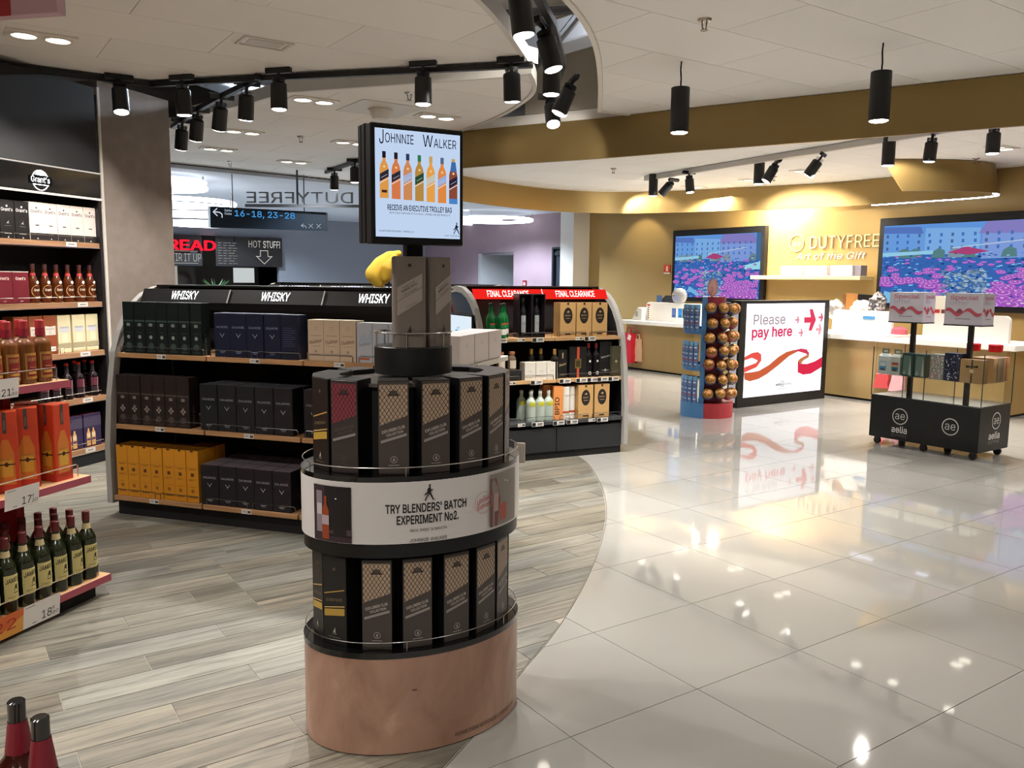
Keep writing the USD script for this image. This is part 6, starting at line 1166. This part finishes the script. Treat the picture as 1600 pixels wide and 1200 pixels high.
F.line([(1.27, 2.225), (1.32, 2.222), (1.335, 2.2), (1.335, 2.185)], .008, '#b9c6d0'); F.line([(1.3, 2.25), (1.265, 2.225), (1.3, 2.2)], .008, '#b9c6d0')
for x in (1.4, 1.51): F.line([(x - .03, 2.19), (x + .03, 2.25)], .008, '#b9c6d0'); F.line([(x + .03, 2.19), (x - .03, 2.25)], .006, '#b9c6d0')
F.build('sign_face', glow(.8), gs)
for x in (.3, 1.3): m = MB(); m.tube([(x, .06, 2.4), (x, .06, 2.93)], .008, '#8a929c', 6); m.build('hanger_rod', 'metal', gs)
DF = Fr((-3.74, 12.0), -2.0)
t = letters('shop_lettering', 'thin grey lettering reading duty free backwards above the shop edge', 'DUTYFREE', 0, 2.53, .15, 1.5, 0, '#868d96', 'satin', depth=.02, mirror=True, fr=DF, loc=DF.o)
m = MB(); m.box(-.02, 2.2, -.03, .0, 2.47, 2.51, '#6f7680'); m.build('carrier_rail', 'satin', t); m = MB(); m.tube([(.72, -.015, 2.5), (.72, -.015, 2.98)], .014, '#3f4650', 6); m.build('support_post', 'satin', t)
# sandwich counter set into the far wall
H = lambda x, y, z: G0(x, HB + y, z)
cf = thing('sandwich_counter', 'black menu boards and lit hatch of the sandwich counter', 'kiosk', (0, 0, 0), G0.deg)
m = MB(); m.box(3.9, 7.05, HB + 1.6, HB + 1.7, .9, 2.5, '#4a4640'); m.build('back_wall', 'matte', cf)
m = MB(); m.box(3.9, 7.05, HB - .25, HB + .9, 0, 1.05, '#77787c', b=.01); m.build('counter', 'satin', cf)
m = MB(); m.box(3.95, 5.0, HB + 1.5, HB + 1.59, 1.1, 1.75, '#d8d0c4'); m.build('lit_panel', glow(.55), cf); m = MB(); m.box(4.52, 4.72, HB + 1.46, HB + 1.5, 1.1, 1.75, '#7a3a34'); m.build('red_strip', 'satin', cf)
m = MB(); m.box(6.25, 6.75, HB + 1.0, HB + 1.1, 1.35, 1.72, '#e6ecec'); m.build('lit_panel', glow(.7), cf)
for a, b in ((3.9, 4.32), (4.34, 5.2), (5.5, 5.95), (5.96, 7.1)):
    m = MB(); m.box(a, b, HB - .12, HB - .06, 1.74, 2.44, '#17171a', b=.004); m.build('menu_board', 'satin', cf)
F = Flat(.004); F.text('STIR IT UP', 4.42, 1.84, .18, '#d9d6d0', anchor='l', w=.75); F.grid(4.4, 5.1, 1.79, 1.805, '#d9d6d0'); F.grid(4.4, 5.1, 2.07, 2.08, '#d9d6d0')
F.text('HOT', 6.28, 2.2, .16, '#d9d6d0', anchor='l', w=.3); F.text('STUFF!', 6.63, 2.2, .16, '#f0eee8', True, anchor='l', w=.42)
ar = Polygon([(6.55, 2.14), (6.75, 2.14), (6.75, 2.0), (6.86, 2.0), (6.65, 1.8), (6.44, 2.0), (6.55, 2.0)]); F.poly(ar.difference(ar.buffer(-.018)), '#f0eee8')
for c, x in enumerate((3.98, 4.14, 5.56, 5.68, 5.8, 5.9)):
    for q in range(9): F.grid(x, x + .06 + .02 * ((q * 7 + c) % 3), 1.8 + q * .06, 1.815 + q * .06, '#b9b6b0', same=q > 0)
stage.GetPrimAtPath(F.build('chalk_lettering', glow(.55), cf, at=(0, HB - .12, 0))).SetCustomDataByKey('kind', 'stuff')
t = letters('neon_lettering', 'glowing red neon lettering ending in read over the sandwich counter', 'BREAD', 4.15, 2.1, .22, 1.33, HB - .2, '#ff1a30', glow(1.6), True, depth=.06, fr=G0)
put('fruit_bowl', 'bowl of oranges on the sandwich counter', 'bowl', 5.05, HB - .05, 1.05, [('bowl', 'satin', MB().lathe([(0, 0), (.08, 0), (.2, .1), (.19, .1), (.07, .015), (0, .015)], '#3a3230', 16), 40), ('oranges', 'satin', MB().ball((0, 0, .12), .07, '#e07a28', 2).ball((.1, 0, .11), .06, '#e07a28', 2).ball((-.1, .02, .11), .06, '#d86a20', 2), True)], fr=G0)
lf = MB()
for q in range(14): 
    a = q * .9; c, s = math.cos(a), math.sin(a); lf.tube([(0, 0, 0), (c * .1, s * .06, .2), (c * .32, s * .1, .34 + .03 * (q % 3))], [.006, .02, .002], '#3f6a3a', 5)
put('leafy_plant', 'green leafy plant beside the oranges on the sandwich counter', 'plant', 5.5, HB - .05, 1.05, [('pot', 'satin', MB().lathe([(0, 0), (.08, 0), (.1, .12), (0, .12)], '#2a2a2a', 14), 40), ('leaves', 'satin', lf, False)], fr=G0)
# opening and door in the lilac wall
HW = lambda x, y, z: CT(x, y, z)
d = thing('door_1', 'dark steel door with closer in the lilac hall wall', None, kind='structure', rz=CT.deg)
m = MB(); m.box(-14.72, -14.14, 11.2, 11.25, 0, 2.17, '#2a323c', b=.004); m.build('door_leaf', 'satin', d)
m = MB(); m.slab(sbox(-14.76, 0, -14.1, 2.2).difference(sbox(-14.71, 0, -14.15, 2.16)), 11.13, 11.2, '#1f252d'); m.build('door_frame', 'satin', d); m = MB(); m.box(-14.66, -14.42, 11.13, 11.2, 2.03, 2.1, '#9aa4ac', b=.004); m.build('door_closer', 'metal', d); m = MB(); m.box(-14.2, -14.16, 11.16, 11.2, .98, 1.1, '#b9c0c6'); m.build('door_handle', 'metal', d)
d = thing('door_2', 'pale recessed opening in the lilac wall leading to a bright room', None, kind='structure', rz=CT.deg)
m = MB(); m.box(-17.72, -17.6, 11.1, 13.2, 0, 2.12, '#b9bcc0'); m.build('side_lining', 'satin', d); m = MB(); m.box(-17.6, -16.82, 12.2, 12.25, 0, 2.1, '#8f959c'); m.build('inner_panel', 'satin', d); m = MB(); m.box(-16.82, -16.62, 12.25, 13., 0, 2.1, '#1d2126'); m.build('dark_gap', 'matte', d)
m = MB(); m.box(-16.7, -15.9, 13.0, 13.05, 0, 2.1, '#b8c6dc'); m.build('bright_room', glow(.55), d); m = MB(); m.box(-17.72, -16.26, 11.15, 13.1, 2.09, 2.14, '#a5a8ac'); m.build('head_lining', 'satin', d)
for (x, y, z, lab) in [(-16.98, 12.195, 1.38, 'small red fire call sign inside the pale opening'), (-15.78, 11.145, 1.4, 'small red and white sign on lilac wall beside the opening')]:
    t = thing('wall_sign', lab, 'sign', CT(x, y, z), CT.deg); m = MB(); m.box(-.07, .07, -.02, 0, -.08, .08, '#8f2a34', b=.004); m.build('plate', 'print', t); F = Flat(.001); F.grid(-.035, .035, -.03, .035, '#d9c9c9'); F.build('symbol', 'print', t, at=(0, -.02, 0))
# people
def person(label, loc, rz, hair, top, legs, h=1.75):
    p = thing('person', label, 'person', loc, rz); s = h / 1.75
    Jt = {'head': (0, 0, 1.62, .1), 'chin': (0, -.03, 1.54, .065), 'neck': (0, .01, 1.45, .055), 'chest': (0, .0, 1.28, .14), 'waist': (0, 0, 1.03, .125), 'hip': (0, 0, .92, .14)}
    for sd, x in (('l', -1), ('r', 1)):
        Jt.update({sd + 'sh': (.18 * x, 0, 1.38, .065), sd + 'el': (.235 * x, .02, 1.1, .045), sd + 'wr': (.235 * x, -.06, .86, .033), sd + 'hd': (.235 * x, -.08, .76, .04), sd + 'hp': (.09 * x, 0, .88, .09), sd + 'kn': (.1 * x, -.01, .5, .06), sd + 'an': (.1 * x, .02, .09, .042), sd + 'to': (.115 * x, -.15, .035, .035)})
    def hull(bones, g=0., cut=None):
        out = m3.Manifold()
        for a, b in bones:
            S = [m3.Manifold.sphere((Jt[k][3] + g) * s, 20).translate([q * s for q in Jt[k][:3]]) for k in (a, b)]; out += m3.Manifold.batch_hull(S)
        return out
    arms = [(c + a, c + b) for c in 'lr' for a, b in (('sh', 'el'), ('el', 'wr'))]
    body = hull([('head', 'chin'), ('chin', 'neck'), ('neck', 'chest'), ('chest', 'waist'), ('waist', 'hip'), ('lsh', 'rsh'), ('chest', 'lsh'), ('chest', 'rsh')] + arms + [(c + a, c + b) for c in 'lr' for a, b in (('wr', 'hd'), ('hp', 'kn'), ('kn', 'an'), ('an', 'to'))] + [('hip', 'lhp'), ('hip', 'rhp')])
    body += m3.Manifold.sphere(.018 * s, 10).scale([.7, 1.2, 1.3]).translate([0, -.105 * s, 1.6 * s])
    for x in (-1, 1): body += m3.Manifold.sphere(.025 * s, 10).scale([.4, .8, 1.2]).translate([.1 * x * s, 0, 1.6 * s])
    for c, x in (('l', -1), ('r', 1)):
        for q in range(4): f0 = np.array([.235 * x - .02 + .013 * q, -.085, .74]) * s; body += m3.Manifold.batch_hull([m3.Manifold.sphere(.009 * s, 8).translate(f0), m3.Manifold.sphere(.008 * s, 8).translate(f0 + np.array([0, -.01, -.075 + .012 * abs(q - 1.5)]) * s)])
        f0 = np.array([.235 * x - .03 * x, -.1, .79]) * s; body += m3.Manifold.batch_hull([m3.Manifold.sphere(.01 * s, 8).translate(f0), m3.Manifold.sphere(.008 * s, 8).translate(f0 + np.array([-.015 * x, -.02, -.05]) * s)])
    q = body.refine_to_length(.03).to_mesh(); tm = trimesh.Trimesh(q.vert_properties[:, :3], q.tri_verts); trimesh.smoothing.filter_taubin(tm, iterations=6)
    MB().mesh(tm, '#b98a74').build('body', 'satin', p, smooth=True)
    q = hull([('neck', 'chest')] if False else [('chest', 'waist'), ('waist', 'hip'), ('lsh', 'rsh'), ('chest', 'lsh'), ('chest', 'rsh')] + arms, .018).refine_to_length(.03).to_mesh(); tm = trimesh.Trimesh(q.vert_properties[:, :3], q.tri_verts); trimesh.smoothing.filter_taubin(tm, iterations=8); MB().mesh(tm, top).build('jacket', 'matte', p, smooth=True)
    q = hull([(c + a, c + b) for c in 'lr' for a, b in (('hp', 'kn'), ('kn', 'an'))] + [('hip', 'lhp'), ('hip', 'rhp')], .014).refine_to_length(.03).to_mesh(); MB().mesh(trimesh.Trimesh(q.vert_properties[:, :3], q.tri_verts), legs).build('trousers', 'matte', p, smooth=True)
    hr = m3.Manifold.sphere(.112 * s, 24).translate([0, .012 * s, 1.635 * s]) - m3.Manifold.cube([.3, .2, .17], True).translate([0, -.14 * s, 1.56 * s]); MB().mesh(hr, hair).build('hair', 'matte', p, smooth=50)
    for x in (-1, 1): MB().ball((.035 * x * s, -.09 * s, 1.635 * s), .013 * s, '#2a2220', 1).build('eye', 'gloss', p)
    MB().ball((0, -.092 * s, 1.565 * s), .02 * s, '#8a4a44', 1, (1.2, .5, .3)).build('mouth', 'satin', p)
person('person in a dark jacket standing in the bright pale doorway', CT(-16.35, 12.0, 0), CT.deg + 70, '#1a1614', '#15171c', '#1b1d24')
person('person in dark clothes standing behind the sandwich counter at left', G0(4.25, HB + 1.15, 0), G0.deg + 10, '#2a1c16', '#1b1c1a', '#1b1d24', 1.72)
# yellow soft toy behind the oval display
yt = thing('soft_toy', 'yellow banana-like soft toy hanging left of the grey cartons', 'toy', (-1.46, 8.6, 0), 0)
def blob(pts, rs):
    out = m3.Manifold()
    for (a, ra), (b, rb) in zip(list(zip(pts, rs))[:-1], list(zip(pts, rs))[1:]): out += m3.Manifold.batch_hull([m3.Manifold.sphere(ra, 20).translate(a), m3.Manifold.sphere(rb, 20).translate(b)])
    q = out.refine_to_length(.02).to_mesh(); tm = trimesh.Trimesh(q.vert_properties[:, :3], q.tri_verts); trimesh.smoothing.filter_taubin(tm, iterations=10); return tm
MB().mesh(blob([(.3, 0, 1.75), (.2, 0, 1.72), (.12, 0, 1.64), (.06, 0, 1.54), (.1, .0, 1.45)], [.03, .05, .08, .1, .06]), '#d9b33a').build('body', 'matte', yt, smooth=True)
MB().mesh(blob([(.26, -.05, 1.7), (.2, -.07, 1.6), (.18, -.07, 1.5)], [.04, .07, .05]), '#c9a02c').build('arm', 'matte', yt, smooth=True)
MB().tube([(.2, 0, 0.), (.2, 0, 1.5)], .012, '#2a2a2c', 6).lathe([(0, 0), (.16, 0), (.16, .015), (0, .015)], '#2a2a2c', 16, c=(.2, 0, 0)).build('stand', 'satin', yt)
